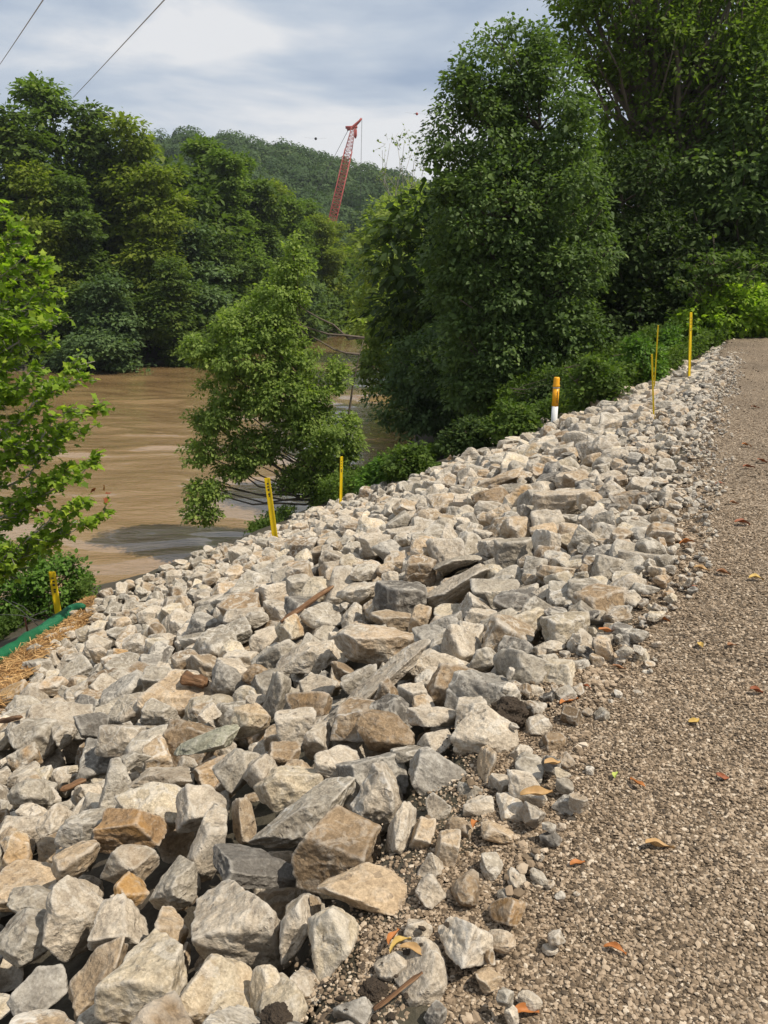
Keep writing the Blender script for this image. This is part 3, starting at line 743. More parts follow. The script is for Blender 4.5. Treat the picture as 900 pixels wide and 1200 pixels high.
edge_layer(4200, .04, .11, EDM, 1.3, .07, dark=.3)
print('rocks', len(ROCKS), na, nb, nc, nd_)

# ------------------------------------------------------------------ which stones show largest
zpix = project(np.stack([CX.ravel(), CY.ravel(), H.ravel()], 1))
area = (CELL*F)**2/zpix[:, 2]**2
drop = (CX.ravel()*0+1)*np.clip((EYE[2]-H.ravel())/np.hypot(CX.ravel(), CY.ravel()), .12, 3)
onscr = (zpix[:, 0] > 0) & (zpix[:, 0] < 900) & (zpix[:, 1] > 0) & (zpix[:, 1] < 1200) & (zpix[:, 2] > .3)
wgt = np.where(onscr, area*drop, 0); tid = TOPID.ravel(); shown = np.zeros(len(ROCKS))
np.add.at(shown, tid[tid >= 0], wgt[tid >= 0])
for r_ in ROCKS: r_['c'] = np.array([r_['x'], r_['y'], r_['z']])
cen = project(np.array([r_['c'] for r_ in ROCKS]))
for k_, r_ in enumerate(ROCKS): r_['px'] = cen[k_]; r_['shown'] = shown[k_]
order = [k_ for k_ in HERO_IDS] + [k_ for k_ in np.argsort(-shown) if k_ not in HERO_IDS and shown[k_] > 60 and 6 < cen[k_][0] < 894 and cen[k_][1] < 1194]
IND = order[:298]
indset = set(IND)
NAMES_TN = dict(pale='pale', grey='grey', tan='tan', brown='brown', dark='dark', slate='dark', rust='rusty', cream='cream', bluegrey='bluish grey', green='greenish grey', orange='orange-brown')
NAMES_KD = dict(block='blocky', slab='flat', any='angular', round='rounded', spike='pointed')
# landmark phrases: a hero's label down to its head phrase
LM = {}
for rid, i in HERO_IDS.items():
    words_ = HEROES[i][8].replace(',', '').split(); LM[rid] = None
SHORT = {0:'rust-brown squared rock',1:'small orange-stained rock',2:'smooth tan rounded rock',5:'tall oval-faced slab',7:'dark slate slab',8:'broad flat-topped beige boulder',
 9:'cream squared boulder',10:'coarse pitted cream boulder',12:'wide light beige slab',14:'long smooth brownish boulder',17:'blue-grey corner slab',19:'whitish long slab',21:'grey pyramid-shaped rock',
 25:'veined grey wedge',26:'brown-grey squared boulder',28:'whitish upright boulder',29:'big dark rugged boulder',30:'tan split boulder',31:'lumpy cream boulder',35:'half-sunk brown rock',
 42:'rounded warm-brown boulder',43:'pale shield-shaped rock',45:'cream cracked-face rock',48:'grey domed rock',51:'big whitish ledge rock',57:'dark flat-topped boulder',61:'large smooth grey slab',
 63:'greenish-grey slanted slab',66:'dark pitted rock',70:'mustard-orange block',71:'large slanting beige slab',72:'sharp-ridged boulder',74:'cream flat slab',75:'tan triangular slab',78:'tall spiky rock',
 79:'warm tan-brown block',85:'grey five-sided block',87:'long narrow beige slab',88:'largest flat-faced block',90:'round whitish boulder',95:'',98:'pale block standing proud',99:'orange-brown edge stone',100:'whitish crest stone',101:'bright stone at the yellow post'}
lms = [(rid, SHORT[i]) for rid, i in HERO_IDS.items() if SHORT.get(i)]
used_labels = set()
def auto_label(r_):
    p = r_['px']; col = NAMES_TN[r_['tn']]; kd = NAMES_KD[r_['kd']]
    size = 'small' if max(r_['dims']) < .2 else ('large' if max(r_['dims']) > .36 else 'medium')
    ds = sorted(((math.hypot(ROCKS[q_]['px'][0]-p[0], ROCKS[q_]['px'][1]-p[1]), q_, nm) for q_, nm in lms))[:6]
    for word in ('just', '', 'second', 'third', 'a little way', 'well'):
        for dist_, q_, nm in ds[:3] if word in ('just', '') else ds:
            dx = p[0]-ROCKS[q_]['px'][0]; dy = p[1]-ROCKS[q_]['px'][1]
            a_ = math.degrees(math.atan2(-dy, dx)) % 360
            dr = ['right of', 'above and right of', 'above', 'above and left of', 'left of', 'below and left of', 'below', 'below and right of'][int(((a_+22.5) % 360)//45)]
            if word == 'just' and dist_ > 60: continue
            if word in ('second', 'third'): lab = f'{size} {col} {kd} rock, {word} such one {dr} the {nm}'
            else: lab = f'{size} {col} {kd} rock {word+" " if word else ""}{dr} the {nm}'
            if lab not in used_labels: used_labels.add(lab); return lab
    return None
m_rock_list = m_rock
def rock_attrs(Qs, tint, feat, off):
    n = len(Qs); return dict(tint=np.tile(np.array([*tint, 1.0]), (n, 1)), feat=np.tile(np.array(feat, float), (n, 1)), lp=Qs+off)
fail = 0
for k_ in IND:
    r_ = ROCKS[k_]
    lab = r_['hero'] or auto_label(r_)
    if lab is None: indset.discard(k_); fail += 1; continue
    Q, Fa = r_['Q'], r_['F']
    if r_['seed'] is not None:
        near_px = max(r_['dims'])/max(r_['px'][2], .5)*F
        sub = 5 if near_px > 75 else 4 if near_px > 25 else 3
        seed, k2, dims, R = r_['seed']; Q0, Fa = lib_shape(seed, k2, sub); Q = (Q0*(dims/2))@R.T
    # fine broken relief
    nrm = Q/np.linalg.norm(Q, axis=1)[:, None]; sz_ = max(r_['dims'])
    off = np.random.default_rng(k_).uniform(-20, 20, 3)
    Q = Q+nrm*(sz_*0.012*fbm(Q/sz_*9+off, 3, 2))[:, None]
    o = mesh_obj('rock', Q, Fa, m_rock, smooth=True, attrs=rock_attrs(Q, r_['tint'], r_['feat'], off))
    o.location = r_['c']; tag(o, lab, 'rock', 'dumped rocks on the river bank')
print('unlabelled', fail)
big_V, big_F, at = [], [], dict(tint=[], feat=[], lp=[]); n0 = 0
for k_, r_ in enumerate(ROCKS):
    if k_ in indset: continue
    if shown[k_] <= 0 and r_['shown'] == 0 and not (r_['px'][0] < -30 or r_['px'][1] > 1200):
        pass
    seed, k2, dims, R = r_['seed']; pxs = max(r_['dims'])/max(r_['px'][2], .5)*F
    sub = 3 if pxs > 16 else 2
    Q0, Fa = lib_shape(seed, k2, sub); Q = (Q0*(dims/2))@R.T
    off = np.random.default_rng(k_).uniform(-20, 20, 3)
    aa = rock_attrs(Q, r_['tint'], r_['feat'], off)
    for q_ in at: at[q_].append(aa[q_])
    big_V.append(Q+r_['c']); big_F.append(Fa+n0); n0 += len(Q)
o = mesh_obj('rock_rubble', np.concatenate(big_V), np.concatenate(big_F), m_rock, smooth=False, attrs={q_: np.concatenate(v) for q_, v in at.items()})
tag(o, 'the thousands of lesser limestone rocks and spalls of the bank', None, None, 'stuff')

# ------------------------------------------------------------------ loose gravel stones on the path and in the joints by it
def pebbles(name, xs, ys, zs, sizes, mat, seed, extra=None):
    g_ = np.random.default_rng(seed); n = len(xs); base = []
    for _ in range(24):
        Q, Fb = rock_shape(g_, 0, 'any', 0.3); base.append(Q)
    which = g_.integers(0, 24, n); B = np.stack(base)
    Q = B[which]*(sizes[:, None, None]/2)*g_.uniform([.8, .6, .35], [1.2, 1.0, .7], (n, 3))[:, None, :]
    yaw = g_.uniform(0, 2*np.pi, n); c_, s_ = np.cos(yaw), np.sin(yaw); tl = g_.normal(0, .45, n)
    ct, st_ = np.cos(tl), np.sin(tl)
    x1 = Q[..., 0]*c_[:, None]-Q[..., 1]*s_[:, None]; y1 = Q[..., 0]*s_[:, None]+Q[..., 1]*c_[:, None]; z1 = Q[..., 2]
    y2 = y1*ct[:, None]-z1*st_[:, None]; z2 = y1*st_[:, None]+z1*ct[:, None]
    V = np.stack([x1+xs[:, None], y2+ys[:, None], z2+zs[:, None]], -1).reshape(-1, 3)
    k = B.shape[1]; Fq = (Fb[None]+np.arange(n)[:, None, None]*k).reshape(-1, 3)
    return mesh_obj(name, V, Fq, mat, attrs=dict(rnd=np.repeat(g_.random(n), k)))
m_peb, t, b = newmat('gravel_stones'); r = attr(t, 'rnd')
cc = ramp(t, r, [(0.0, (0.07, 0.052, 0.036)), (0.25, (0.15, 0.107, 0.066)), (0.6, (0.29, 0.213, 0.14)), (0.90, (0.41, 0.317, 0.22)), (1.0, (0.54, 0.45, 0.34))])
t.links.new(cc, b.inputs['Base Color']); b.inputs['Roughness'].default_value = 0.85
g_ = np.random.default_rng(99)
xs, ys, ss = [], [], []
def scatter(n, r0, r1, s0, s1, pw=1.0):
    # random picks in a fan in front of the camera, kept where the path is
    r_ = r0+(r1-r0)*g_.random(n)**pw; th = g_.uniform(math.radians(-35), math.radians(36), n); x = r_*np.sin(th); y = r_*np.cos(th)
    s = edge_s(x, y); m = (s < g_.normal(0.30, 0.07, n)) & (s > -7)
    lane = np.minimum(abs(s+1.1), abs(s+2.7)) < .24+.05*np.sin(y*2.1); m &= ~(lane & (y > 2.5) & (g_.random(n) < .75))
    pr = project(np.stack([x, y, x*0], 1)); m &= (pr[:, 0] > -30) & (pr[:, 0] < 940) & (pr[:, 1] < 1240)
    xs.append(x[m]); ys.append(y[m]); ss.append(g_.uniform(s0, s1, n)[m]*g_.choice([.7, 1, 1.0, 1.5], n)[m])
scatter(100000, 1.1, 3.2, .006, .011); scatter(74000, 3.0, 6.0, .0075, .013); scatter(34000, 6, 12, .010, .017); scatter(6000, 12, 24, .016, .03)
xs, ys, ss = map(np.concatenate, (xs, ys, ss))
o = pebbles('loose_gravel', xs, ys, path_z(xs, ys)+ss*0.12, ss, m_peb, 5); tag(o, 'crushed brown-grey gravel covering the path', None, None, 'stuff')
# fines and chips lying between the boulders by the edge
m2 = (ES > -0.1) & (ES < EW+0.15) & INV & (CY < 14)
cells = np.nonzero(m2); j = g_.integers(0, len(cells[0]), 30000); nr_ = np.nonzero(cells[0] < (5.5-HY0)/CELL)[0]; j = np.concatenate([j, nr_[g_.integers(0, len(nr_), 30000)]]); a_, b_ = cells[0][j], cells[1][j]
Hp = np.pad(H, 1, mode='edge'); rng_ = np.maximum.reduce([Hp[1+i_:HNY+1+i_, 1+j_:HNX+1+j_] for i_ in (-1, 0, 1) for j_ in (-1, 0, 1)])-np.minimum.reduce([Hp[1+i_:HNY+1+i_, 1+j_:HNX+1+j_] for i_ in (-1, 0, 1) for j_ in (-1, 0, 1)])
keep = (rng_[a_, b_] < .035) & ((ES[a_, b_] > .5) | (TOPID[a_, b_] < 0) | (H[a_, b_] > SURF[a_, b_]-.02)) & (H[a_, b_]-SURF[a_, b_] < 0.03) & ((TOPID[a_, b_] < 0) & (ES[a_, b_] < .3) | (TOPID[a_, b_] >= 0) & (g_.random(len(a_)) < .12)) & ~FOOT[a_, b_]
a_, b_ = a_[keep], b_[keep]; sz = g_.uniform(.012, .035, len(a_))
zc = np.where(TOPID[a_, b_] < 0, path_z(cx[b_], cy[a_]), H[a_, b_])
o = pebbles('stone_chips', cx[b_], cy[a_], zc+sz*.15, sz, m_peb, 6); tag(o, 'small stone chips filling the joints along the gravel edge', None, None, 'stuff')
# ------------------------------------------------------------------ small things on the bank
def top_z(x, y):
    a = int((x-HX0)/CELL); b_ = int((y-HY0)/CELL)
    if 0 <= a < HNX and 0 <= b_ < HNY: return float(H[b_, a])
    return gz(x, y)
def pile_hit(px, py, off=0.0):
    d = ray(px, py); ks = np.linspace(0.8, 34, 6000); P = EYE+ks[:, None]*d
    ix = ((P[:, 0]-HX0)/CELL).astype(int); iy = ((P[:, 1]-HY0)/CELL).astype(int)
    okk = (ix >= 0) & (iy >= 0) & (ix < HNX) & (iy < HNY); zz = np.full(len(ks), -99.0); zz[okk] = H[iy[okk], ix[okk]]+off
    m = P[:, 2] < zz
    return P[np.argmax(m)] if m.any() else hit_ground(px, py)
m_yel = simple_mat('yellow_plastic', (0.78, 0.56, 0.015), 0.45, 0.10, 12)
m_ink = simple_mat('black_print', (0.03, 0.03, 0.03), 0.6, 0.05)
m_org = simple_mat('orange_yellow_plastic', (0.80, 0.36, 0.012), 0.4, 0.06, 10)
m_wht = simple_mat('white_plastic', (0.72, 0.72, 0.70), 0.4, 0.06, 10)
m_gry = simple_mat('grey_band', (0.45, 0.44, 0.40), 0.5, 0.05)
def box_bm(bm, sx, sy, sz, cx_=0, cy_=0, cz_=0, bev=0.0):
    r = bmesh.ops.create_cube(bm, size=1.0); vs = r['verts']
    for v in vs: v.co = Vector((v.co.x*sx+cx_, v.co.y*sy+cy_, v.co.z*sz+cz_))
    if bev:
        es = list({e_ for v in vs for e_ in v.link_edges}); bmesh.ops.bevel(bm, geom=es, offset=bev, segments=2, affect='EDGES')
def crest_hit(px, py):
    for dy in ((5, 10, 16, 24, 34, 46) if px > 90 else (0,)):
        q = pile_hit(px, py+dy); a_ = int((q[0]-HX0)/CELL); b_ = int((q[1]-HY0)/CELL)
        if 0 <= a_ < HNX and 0 <= b_ < HNY and (TOPID[b_, a_] >= 0 or px < 90): return at_y(px, py, q[1]+(.10 if dy else 0))
    return pile_hit(px, py)
def marker_post(pxb, pyb, pxt, pyt, wpx, label, stripes=True, flat=True, yaw=0.0, y=None, fibre=False):
    """slim yellow post from a point between the stones up to its top"""
    p = crest_hit(pxb, pyb)
    dep = (p-EYE)@FWD; d = ray(pxt, pyt); q = EYE+d*((p[1])/d[1])       # upright in the plane of its foot
    ax = q-p; Ln = np.linalg.norm(ax); bury = 0.35; w = wpx*dep/F
    t_ = empty('marker_post', p-ax/Ln*bury); z = Vector(ax/Ln); x = Vector((math.cos(yaw), math.sin(yaw), 0)); x = (x-z*x.dot(z)).normalized(); yv = z.cross(x)
    from mathutils import Matrix
    t_.rotation_euler = Matrix((x, yv, z)).transposed().to_euler()
    tag(t_, label, 'marker post', 'yellow marker posts on the bank')
    T = Ln+bury
    bm = bmesh.new()
    if fibre:                                   # open-fronted channel post: a web and two lips
        box_bm(bm, w, 0.006, T, 0, 0, T/2, 0.001)
        box_bm(bm, 0.006, 0.02, T*.999, -w/2+.002, -.012, T/2, 0.001); box_bm(bm, 0.006, 0.02, T*.999, w/2-.002, -.012, T/2, 0.001)
    else:
        box_bm(bm, w, 0.012, T, 0, 0, T/2, 0.003)
        box_bm(bm, w*.22, 0.010, T*.996, -w*.39, -0.010, T/2, .002); box_bm(bm, w*.22, 0.010, T*.996, w*.39, -0.010, T/2, .002)
    bm_obj('post_body', bm, m_yel, t_)
    if stripes:
        bm = bmesh.new(); rr = random.Random(int(pxb))
        for k_ in range(5):
            zz = T-0.10-k_*0.055; 
            if k_ == 3: zz -= .02
            box_bm(bm, w*rr.uniform(.22, .4), 0.0022, rr.uniform(.018, .034), rr.uniform(-.04, .04)*w, -0.0078, zz)
        bm_obj('printed_marks', bm, m_ink, t_)
    return t_
marker_post(69, 722, 61, 670, 7.5, 'yellow post standing by the green sock at the foot of the bank')
marker_post(320, 612, 313, 560, 6.6, 'yellow post leaning beside the leaning river-bank tree, at the crest')
marker_post(399, 583, 400, 535, 4.2, 'thin yellow post seen edge-on by the stems of the river-bank tree', yaw=.9)
marker_post(807.5, 438, 809.5, 366, 4.2, 'tallest yellow post standing in front of the bright green vines', yaw=.7)
marker_post(765.5, 482, 763.5, 415, 2.8, 'thin yellow post planted low among the stones, nearer of the crossed pair', yaw=1.2, stripes=False)
marker_post(767, 446, 771, 381, 2.4, 'thin leaning yellow post behind the crest, farther of the crossed pair', yaw=1.2, stripes=False)

# pipeline marker: white tube below, orange-yellow sleeve, cap
p = crest_hit(649.5, 490); dep = (p-EYE)@FWD; mpp = dep/F; R = 3.6*mpp
top = at_y(649.5, 442, p[1])[2]-p[2]
t_ = empty('pipeline_marker', p-np.array([0, 0, .45])); tag(t_, 'white and orange-yellow round marker post standing behind the crest of the rocks', 'marker post')
def lathe(prof, k=24):
    bm = bmesh.new(); rings = []
    for r_, z_ in prof: rings.append([bm.verts.new((r_*math.cos(2*math.pi*j/k), r_*math.sin(2*math.pi*j/k), z_)) for j in range(k)])
    for a_, b_ in zip(rings[:-1], rings[1:]):
        for j in range(k): bm.faces.new((a_[j], a_[(j+1) % k], b_[(j+1) % k], b_[j]))
    bm.faces.new(rings[0][::-1]); bm.faces.new(rings[-1]); return bm
B0 = .45
bm_obj('tube', lathe([(R, 0), (R, B0+top*.32)]), m_wht, t_, True)
bm_obj('sleeve', lathe([(R*1.04, B0+top*.30), (R*1.04, B0+top*.735)]), m_org, t_, True)
bm_obj('ring', lathe([(R*1.10, B0+top*.737), (R*1.12, B0+top*.75), (R*1.10, B0+top*.765)]), m_gry, t_, True)
cap = bm_obj('cap', lathe([(R*1.16, B0+top*.767), (R*1.16, B0+top*.80), (R*.98, B0+top*.83), (R*.96, B0+top*.97), (R*.8, B0+top*1.0)]), m_org, t_, True)
bm = bmesh.new()
for k_ in range(9):
    zz = B0+top*.40+k_*top*.032; box_bm(bm, R*.28, .003, top*.018, R*.38, -R*1.0, zz)
    if k_ % 2: box_bm(bm, R*.14, .003, top*.012, R*.12, -R*1.055, zz)
bm_obj('printed_marks', bm, m_ink, t_)
p = crest_hit(530, 530); tb = Tubes(); q = at_y(528, 511, p[1]); tb.add([p-(0, 0, .3), p, q], [.014, .014, .013], 6)
tag(tb.build('wooden_stake', simple_mat('weathered_wood', (.30, .27, .2), .8)), 'short thin grey stake poking up behind the rock crest', 'stake')
# ------------------------------------------------------------------ silt sock, straw
m_sock, t, b = newmat('green_mesh_sock'); tcn = nd(t, 'ShaderNodeTexCoord')
wv = nd(t, 'ShaderNodeTexVoronoi'); wv.inputs['Scale'].default_value = 60; t.links.new(tcn.outputs['Object'], wv.inputs['Vector'])
f = noise_node(t, tcn.outputs['Object'], 5, 4)
t.links.new(mix(t, f, (.005, .075, .030), (.014, .16, .065)), b.inputs['Base Color']); b.inputs['Roughness'].default_value = .55
bump(t, b, math_n(t, 'ADD', wv.outputs['Distance'], math_n(t, 'MULTIPLY', f, 2.0)), .7, .012)
pts_px = [(-260, 905), (-120, 838), (0, 772), (24, 757), (40, 745), (58, 736), (76, 722), (88, 714), (99, 712)]
pts = []
for a_, b_ in pts_px:
    q = hit_ground(a_, b_, .07) if a_ > -50 else hit_ground(a_, b_, .07); q = np.array([q[0], q[1], gz(q[0], q[1])+.09]); pts.append(q)
from itertools import accumulate
P_ = np.array(pts); tt = np.concatenate([[0], np.cumsum(np.linalg.norm(np.diff(P_, axis=0), axis=1))]); fine = np.linspace(0, tt[-1], 70)
P_ = np.stack([np.interp(fine, tt, P_[:, k_]) for k_ in range(3)], 1)
for _ in range(3): P_[1:-1] = (P_[:-2]+P_[1:-1]*2+P_[2:])/4
rad = .088*(1+.10*np.sin(fine*5.3)+.06*np.sin(fine*13)); rad[0] *= .5; rad[-1] *= .35; rad[-2] *= .8
tb = Tubes(); tb.add(P_, rad, 18); sock = tb.build('silt_sock', m_sock)
tag(sock, 'long green mesh erosion-control sock lying along the foot of the bank', 'silt sock')
SOCK = P_
# red-brown stake that pins the sock
q = hit_ground(34, 748, .0); tb = Tubes(); tb.add([q-(0, 0, .2), q+(-.01, 0, .18), q+(-.02, 0, .34)], .013, 6)
tag(tb.build('rusty_stake', simple_mat('rusty_metal', (.16, .06, .03), .8)), 'short rusty stake pinning the green sock', 'stake')
# straw bed: sheet and loose fibres
m_straw, t, b = newmat('straw'); r = attr(t, 'rnd')
t.links.new(ramp(t, r, [(0, (.20, .10, .035)), (.5, (.42, .24, .09)), (1, (.58, .38, .17))]), b.inputs['Base Color'])
m_strawbed, t, b = newmat('straw_bed'); tcn = nd(t, 'ShaderNodeTexCoord'); f = noise_node(t, tcn.outputs['Object'], 22, 6, .7)
t.links.new(mix(t, f, (.13, .065, .025), (.42, .24, .09)), b.inputs['Base Color']); bump(t, b, f, 1.0, .04)
st_poly = [(-330, 1150), (-60, 900), (8, 822), (40, 790), (110, 720), (112, 702), (96, 706), (78, 720), (60, 734), (40, 746), (0, 774), (-120, 842), (-330, 960)]
A = [hit_ground(*p_)[:2] for p_ in st_poly]
xs_ = np.arange(-9.5, -2.0, .06); ys_ = np.arange(1.0, 14, .06); SX, SY = np.meshgrid(xs_, ys_); inn = in_poly(SX, SY, A)
SZ = ground(SX, SY)+.035+.02*fbm(np.stack([SX.ravel()*3, SY.ravel()*3, SX.ravel()*0], 1), 3, 2).reshape(SX.shape)
nx = len(xs_); i = np.arange(len(ys_)-1)[:, None]*nx+np.arange(nx-1)[None]; q = np.stack([i, i+1, i+nx+1, i+nx], -1).reshape(-1, 4); q = q[inn.ravel()[q].all(1)]
tag(mesh_obj('straw_bed', np.stack([SX, SY, SZ], -1).reshape(-1, 3), q, m_strawbed, smooth=True), kind='structure')
g_ = np.random.default_rng(3)
def fibres(n, poly, fz, ln, wd, seed):
    g_ = np.random.default_rng(seed); poly = np.array(poly); lo, hi = poly.min(0), poly.max(0)
    P = g_.uniform(lo, hi, (n*3, 2)); P = P[in_poly(P[:, 0], P[:, 1], poly)][:n]; n = len(P)
    z = fz(P[:, 0], P[:, 1])+.02+g_.random(n)*.05; c_ = np.stack([P[:, 0], P[:, 1], z], 1)
    a = g_.uniform(0, 2*np.pi, n); tl = g_.normal(0, .35, n); d = np.stack([np.cos(a)*np.cos(tl), np.sin(a)*np.cos(tl), np.sin(tl)], 1)
    s = np.cross(d, g_.normal(size=(n, 3))); s /= np.linalg.norm(s, axis=1)[:, None]; L_ = g_.uniform(*ln, n)[:, None]
    V = np.stack([c_-d*L_/2-s*wd, c_-d*L_/2+s*wd, c_+d*L_/2+s*wd, c_+d*L_/2-s*wd], 1).reshape(-1, 3)
    return V, np.arange(4*n).reshape(-1, 4), g_.random(n)
V, q, rr = fibres(9000, A, ground, (.06, .22), .0035, 8)
tag(mesh_obj('loose_straw', V, q, m_straw, face_attrs=dict(rnd=rr)), 'loose golden straw mulch between the sock and the rocks', None, None, 'stuff')

# ------------------------------------------------------------------ driftwood
m_wood, t, b = newmat('driftwood'); tcn = nd(t, 'ShaderNodeTexCoord'); mpn = nd(t, 'ShaderNodeMapping'); mpn.inputs['Scale'].default_value = (3, 45, 45)
t.links.new(tcn.outputs['Object'], mpn.inputs[0]); f = noise_node(t, mpn.outputs[0], 1, 5, .65)
t.links.new(ramp(t, f, [(.3, (.06, .03, .015)), (.55, (.20, .105, .05)), (.75, (.38, .26, .16))]), b.inputs['Base Color']); bump(t, b, f, 1.0, .02)
def wood(px0, py0, px1, py1, thick, label, seed, off=.03):
    a_ = pile_hit(px0, py0, 0); c_ = pile_hit(px1, py1, 0); mid = (a_+c_)/2; ax = c_-a_; Ln = np.linalg.norm(ax); ax /= Ln
    g2 = np.random.default_rng(seed); n = 26; k = 14; dep = (mid-EYE)@FWD; R_ = thick/2*dep/F
    u = np.linspace(-.5, .5, n); th = np.linspace(0, 2*np.pi, k, endpoint=False); U_, TH = np.meshgrid(u, th, indexing='ij')
    nz = fbm(np.stack([np.cos(TH).ravel()*2.2, np.sin(TH).ravel()*2.2, U_.ravel()*2.0+seed], 1), 3, seed).reshape(U_.shape)
    tap = np.clip((.5-np.abs(U_+.06*nz))*9, .25, 1)**.5; r_ = R_*(1+.35*nz)*tap
    V = np.stack([U_*Ln, r_*np.cos(TH)*1.1, r_*np.sin(TH)*.8], -1).reshape(-1, 3)
    V[:, 2] += (.10*R_*np.sin(U_*9)).ravel()
    i = np.arange(n-1)[:, None]*k; j = np.arange(k)[None]; j2 = (j+1) % k
    q = np.stack([i+j, i+j2, i+k+j2, i+k+j], -1).reshape(-1, 4)
    V = np.concatenate([V, [[-.5*Ln, 0, 0], [.5*Ln, 0, 0]]]); jj = np.arange(k); jn = (jj+1) % k
    flat = np.concatenate([q.ravel(), np.stack([np.full(k, n*k), jn, jj], -1).ravel(), np.stack([np.full(k, n*k+1), (n-1)*k+jj, (n-1)*k+jn], -1).ravel()])
    cnt = np.concatenate([np.full(len(q), 4), np.full(2*k, 3)])
    o = mesh_obj('driftwood', V, flat, m_wood, counts=cnt, smooth=True)
    x = Vector(ax); z = Vector((0, 0, 1)); y_ = z.cross(x).normalized(); z = x.cross(y_)
    from mathutils import Matrix
    o.rotation_euler = Matrix((x, y_, z)).transposed().to_euler(); o.location = mid+np.array([0, 0, off]); tag(o, label, 'driftwood', 'driftwood caught in the rocks'); return o
wood(214, 802, 244, 808, 17, 'short broken red-brown stump end wedged beside the grey domed rock', 1, .05)
wood(330, 730, 390, 688, 7, 'long weathered log slanting up between the rocks', 2, .01)
wood(72, 938, 102, 925, 8, 'slim brown stick of driftwood near the grey pyramid-shaped rock', 3, .06)
wood(0, 853, 26, 848, 7, 'pale tan stick lying at the left edge of the rocks', 4, .05)
wood(438, 1192, 495, 1147, 5, 'dark thin root lying on soil at the gravel edge', 5, .02)

# ------------------------------------------------------------------ clods of dark soil
m_clod, t, b = newmat('dark_soil'); tcn = nd(t, 'ShaderNodeTexCoord'); f = noise_node(t, tcn.outputs['Object'], 40, 6, .7)
t.links.new(mix(t, f, (.022, .016, .011), (.13, .095, .065)), b.inputs['Base Color']); b.inputs['Roughness'].default_value = 1; bump(t, b, f, 1.0, .03)
def clod(px, py, w, h_, label, seed):
    p = pile_hit(px, py); mpp = ((p-EYE)@FWD)/F; V, Fa = ico(4); g2 = np.random.default_rng(seed)
    r = 1+.22*fbm(V*1.8+seed, 4, seed, .62)+.10*np.abs(fbm(V*7, 3, seed)); V = V*r[:, None]*np.array([w/2, .5*(w+h_)/2, h_/2])*mpp
    o = mesh_obj('soil_clod', V, Fa, m_clod, smooth=False); o.location = p+np.array([0, 0, -.01]); tag(o, label, 'soil clod', 'clods of dark soil at the gravel edge')
clod(597, 833, 40, 36, 'crumbly clod of dark soil against the upright pale block', 1)
clod(440, 1160, 34, 24, 'small black clod beside the lumpy cream boulder', 2)
clod(322, 1190, 34, 30, 'dark soil lump stuck on the pale rock at the bottom edge', 3)
def crumbs(poly_px, n, name, label, s0, s1, seed):
    g2 = np.random.default_rng(seed); poly = np.array(poly_px, float); P = g2.uniform(poly.min(0), poly.max(0), (n*3, 2)); P = P[in_poly(P[:, 0], P[:, 1], poly)][:n]
    pts = np.array([pile_hit(*q) for q in P]); pts = pts[[TOPID[int((q[1]-HY0)/CELL), int((q[0]-HX0)/CELL)] < 0 or g2.random() < .04 for q in pts]]; sz = g2.uniform(s0, s1, len(pts))
    o = pebbles(name, pts[:, 0], pts[:, 1], pts[:, 2]+sz*.1, sz, m_clod, seed); tag(o, label, None, None, 'stuff')
crumbs([(380, 1200), (400, 1150), (450, 1120), (520, 1040), (560, 1080), (500, 1130), (470, 1200)], 500, 'soil_crumbs', 'dark crumbled soil where the rocks meet the gravel', .008, .024, 4)

# ------------------------------------------------------------------ fallen leaves, each with its own curl
LEAFC = dict(orange=(.40, .15, .04), tan=(.42, .26, .11), yellow=(.48, .32, .08), red=(.26, .08, .03), brown=(.26, .12, .05), green=(.40, .45, .10))
lm_ = {k_: simple_mat('dry_leaf_'+k_, v, .6, .3, 60) for k_, v in LEAFC.items()}
def fallen(px, py, lpx, col, rot, label, seed, wide=.42, z=None):
    s = edge_s(np.array([plane_pt(px, py)[0]]), np.array([plane_pt(px, py)[1]]))[0]
    p = plane_pt(px, py, .0) if s < -.05 else pile_hit(px, py)
    if s < -.05: p = np.array([p[0], p[1], float(path_z(np.array([p[0]]), np.array([p[1]]))[0])])
    L_ = lpx*((p-EYE)@FWD)/F*1.0; g2 = np.random.default_rng(seed); n, m = 13, 5
    u = np.linspace(0, 1, n); wv_ = np.sin(np.pi*np.clip(u, 0.02, 1)**.8)**.8*wide*L_/2; wv_[0] = .02*L_; wv_[-1] = .004
    v = np.linspace(-1, 1, m); U_, Vv = np.meshgrid(u, v, indexing='ij')
    x = (U_-.5)*L_; y_ = Vv*wv_[:, None]; zz = (np.abs(Vv)**1.6)*wv_[:, None]*g2.uniform(.5, 1.1)+.10*L_*np.sin(U_*3+g2.uniform(0, 3))+.03*L_*np.sin(U_*11+Vv*2)
    y_ += .10*L_*np.sin(U_*np.pi)*g2.choice([-1, 1]); V = np.stack([x, y_, zz-zz.min()+.003], -1).reshape(-1, 3)
    i = np.arange(n-1)[:, None]*m+np.arange(m-1)[None]; q = np.stack([i, i+1, i+m+1, i+m], -1).reshape(-1, 4)
    bk = V-np.array([0, 0, .0012]); Fq = np.concatenate([q, q[:, ::-1]+len(V)])
    o = mesh_obj('fallen_leaf', np.concatenate([V, bk]), Fq, lm_[col], smooth=True)
    o.rotation_euler = (g2.normal(0, .15), g2.normal(0, .1), math.radians(rot)); o.location = p+np.array([0, 0, .006]); tag(o, label, 'leaf', 'dead leaves on the gravel')
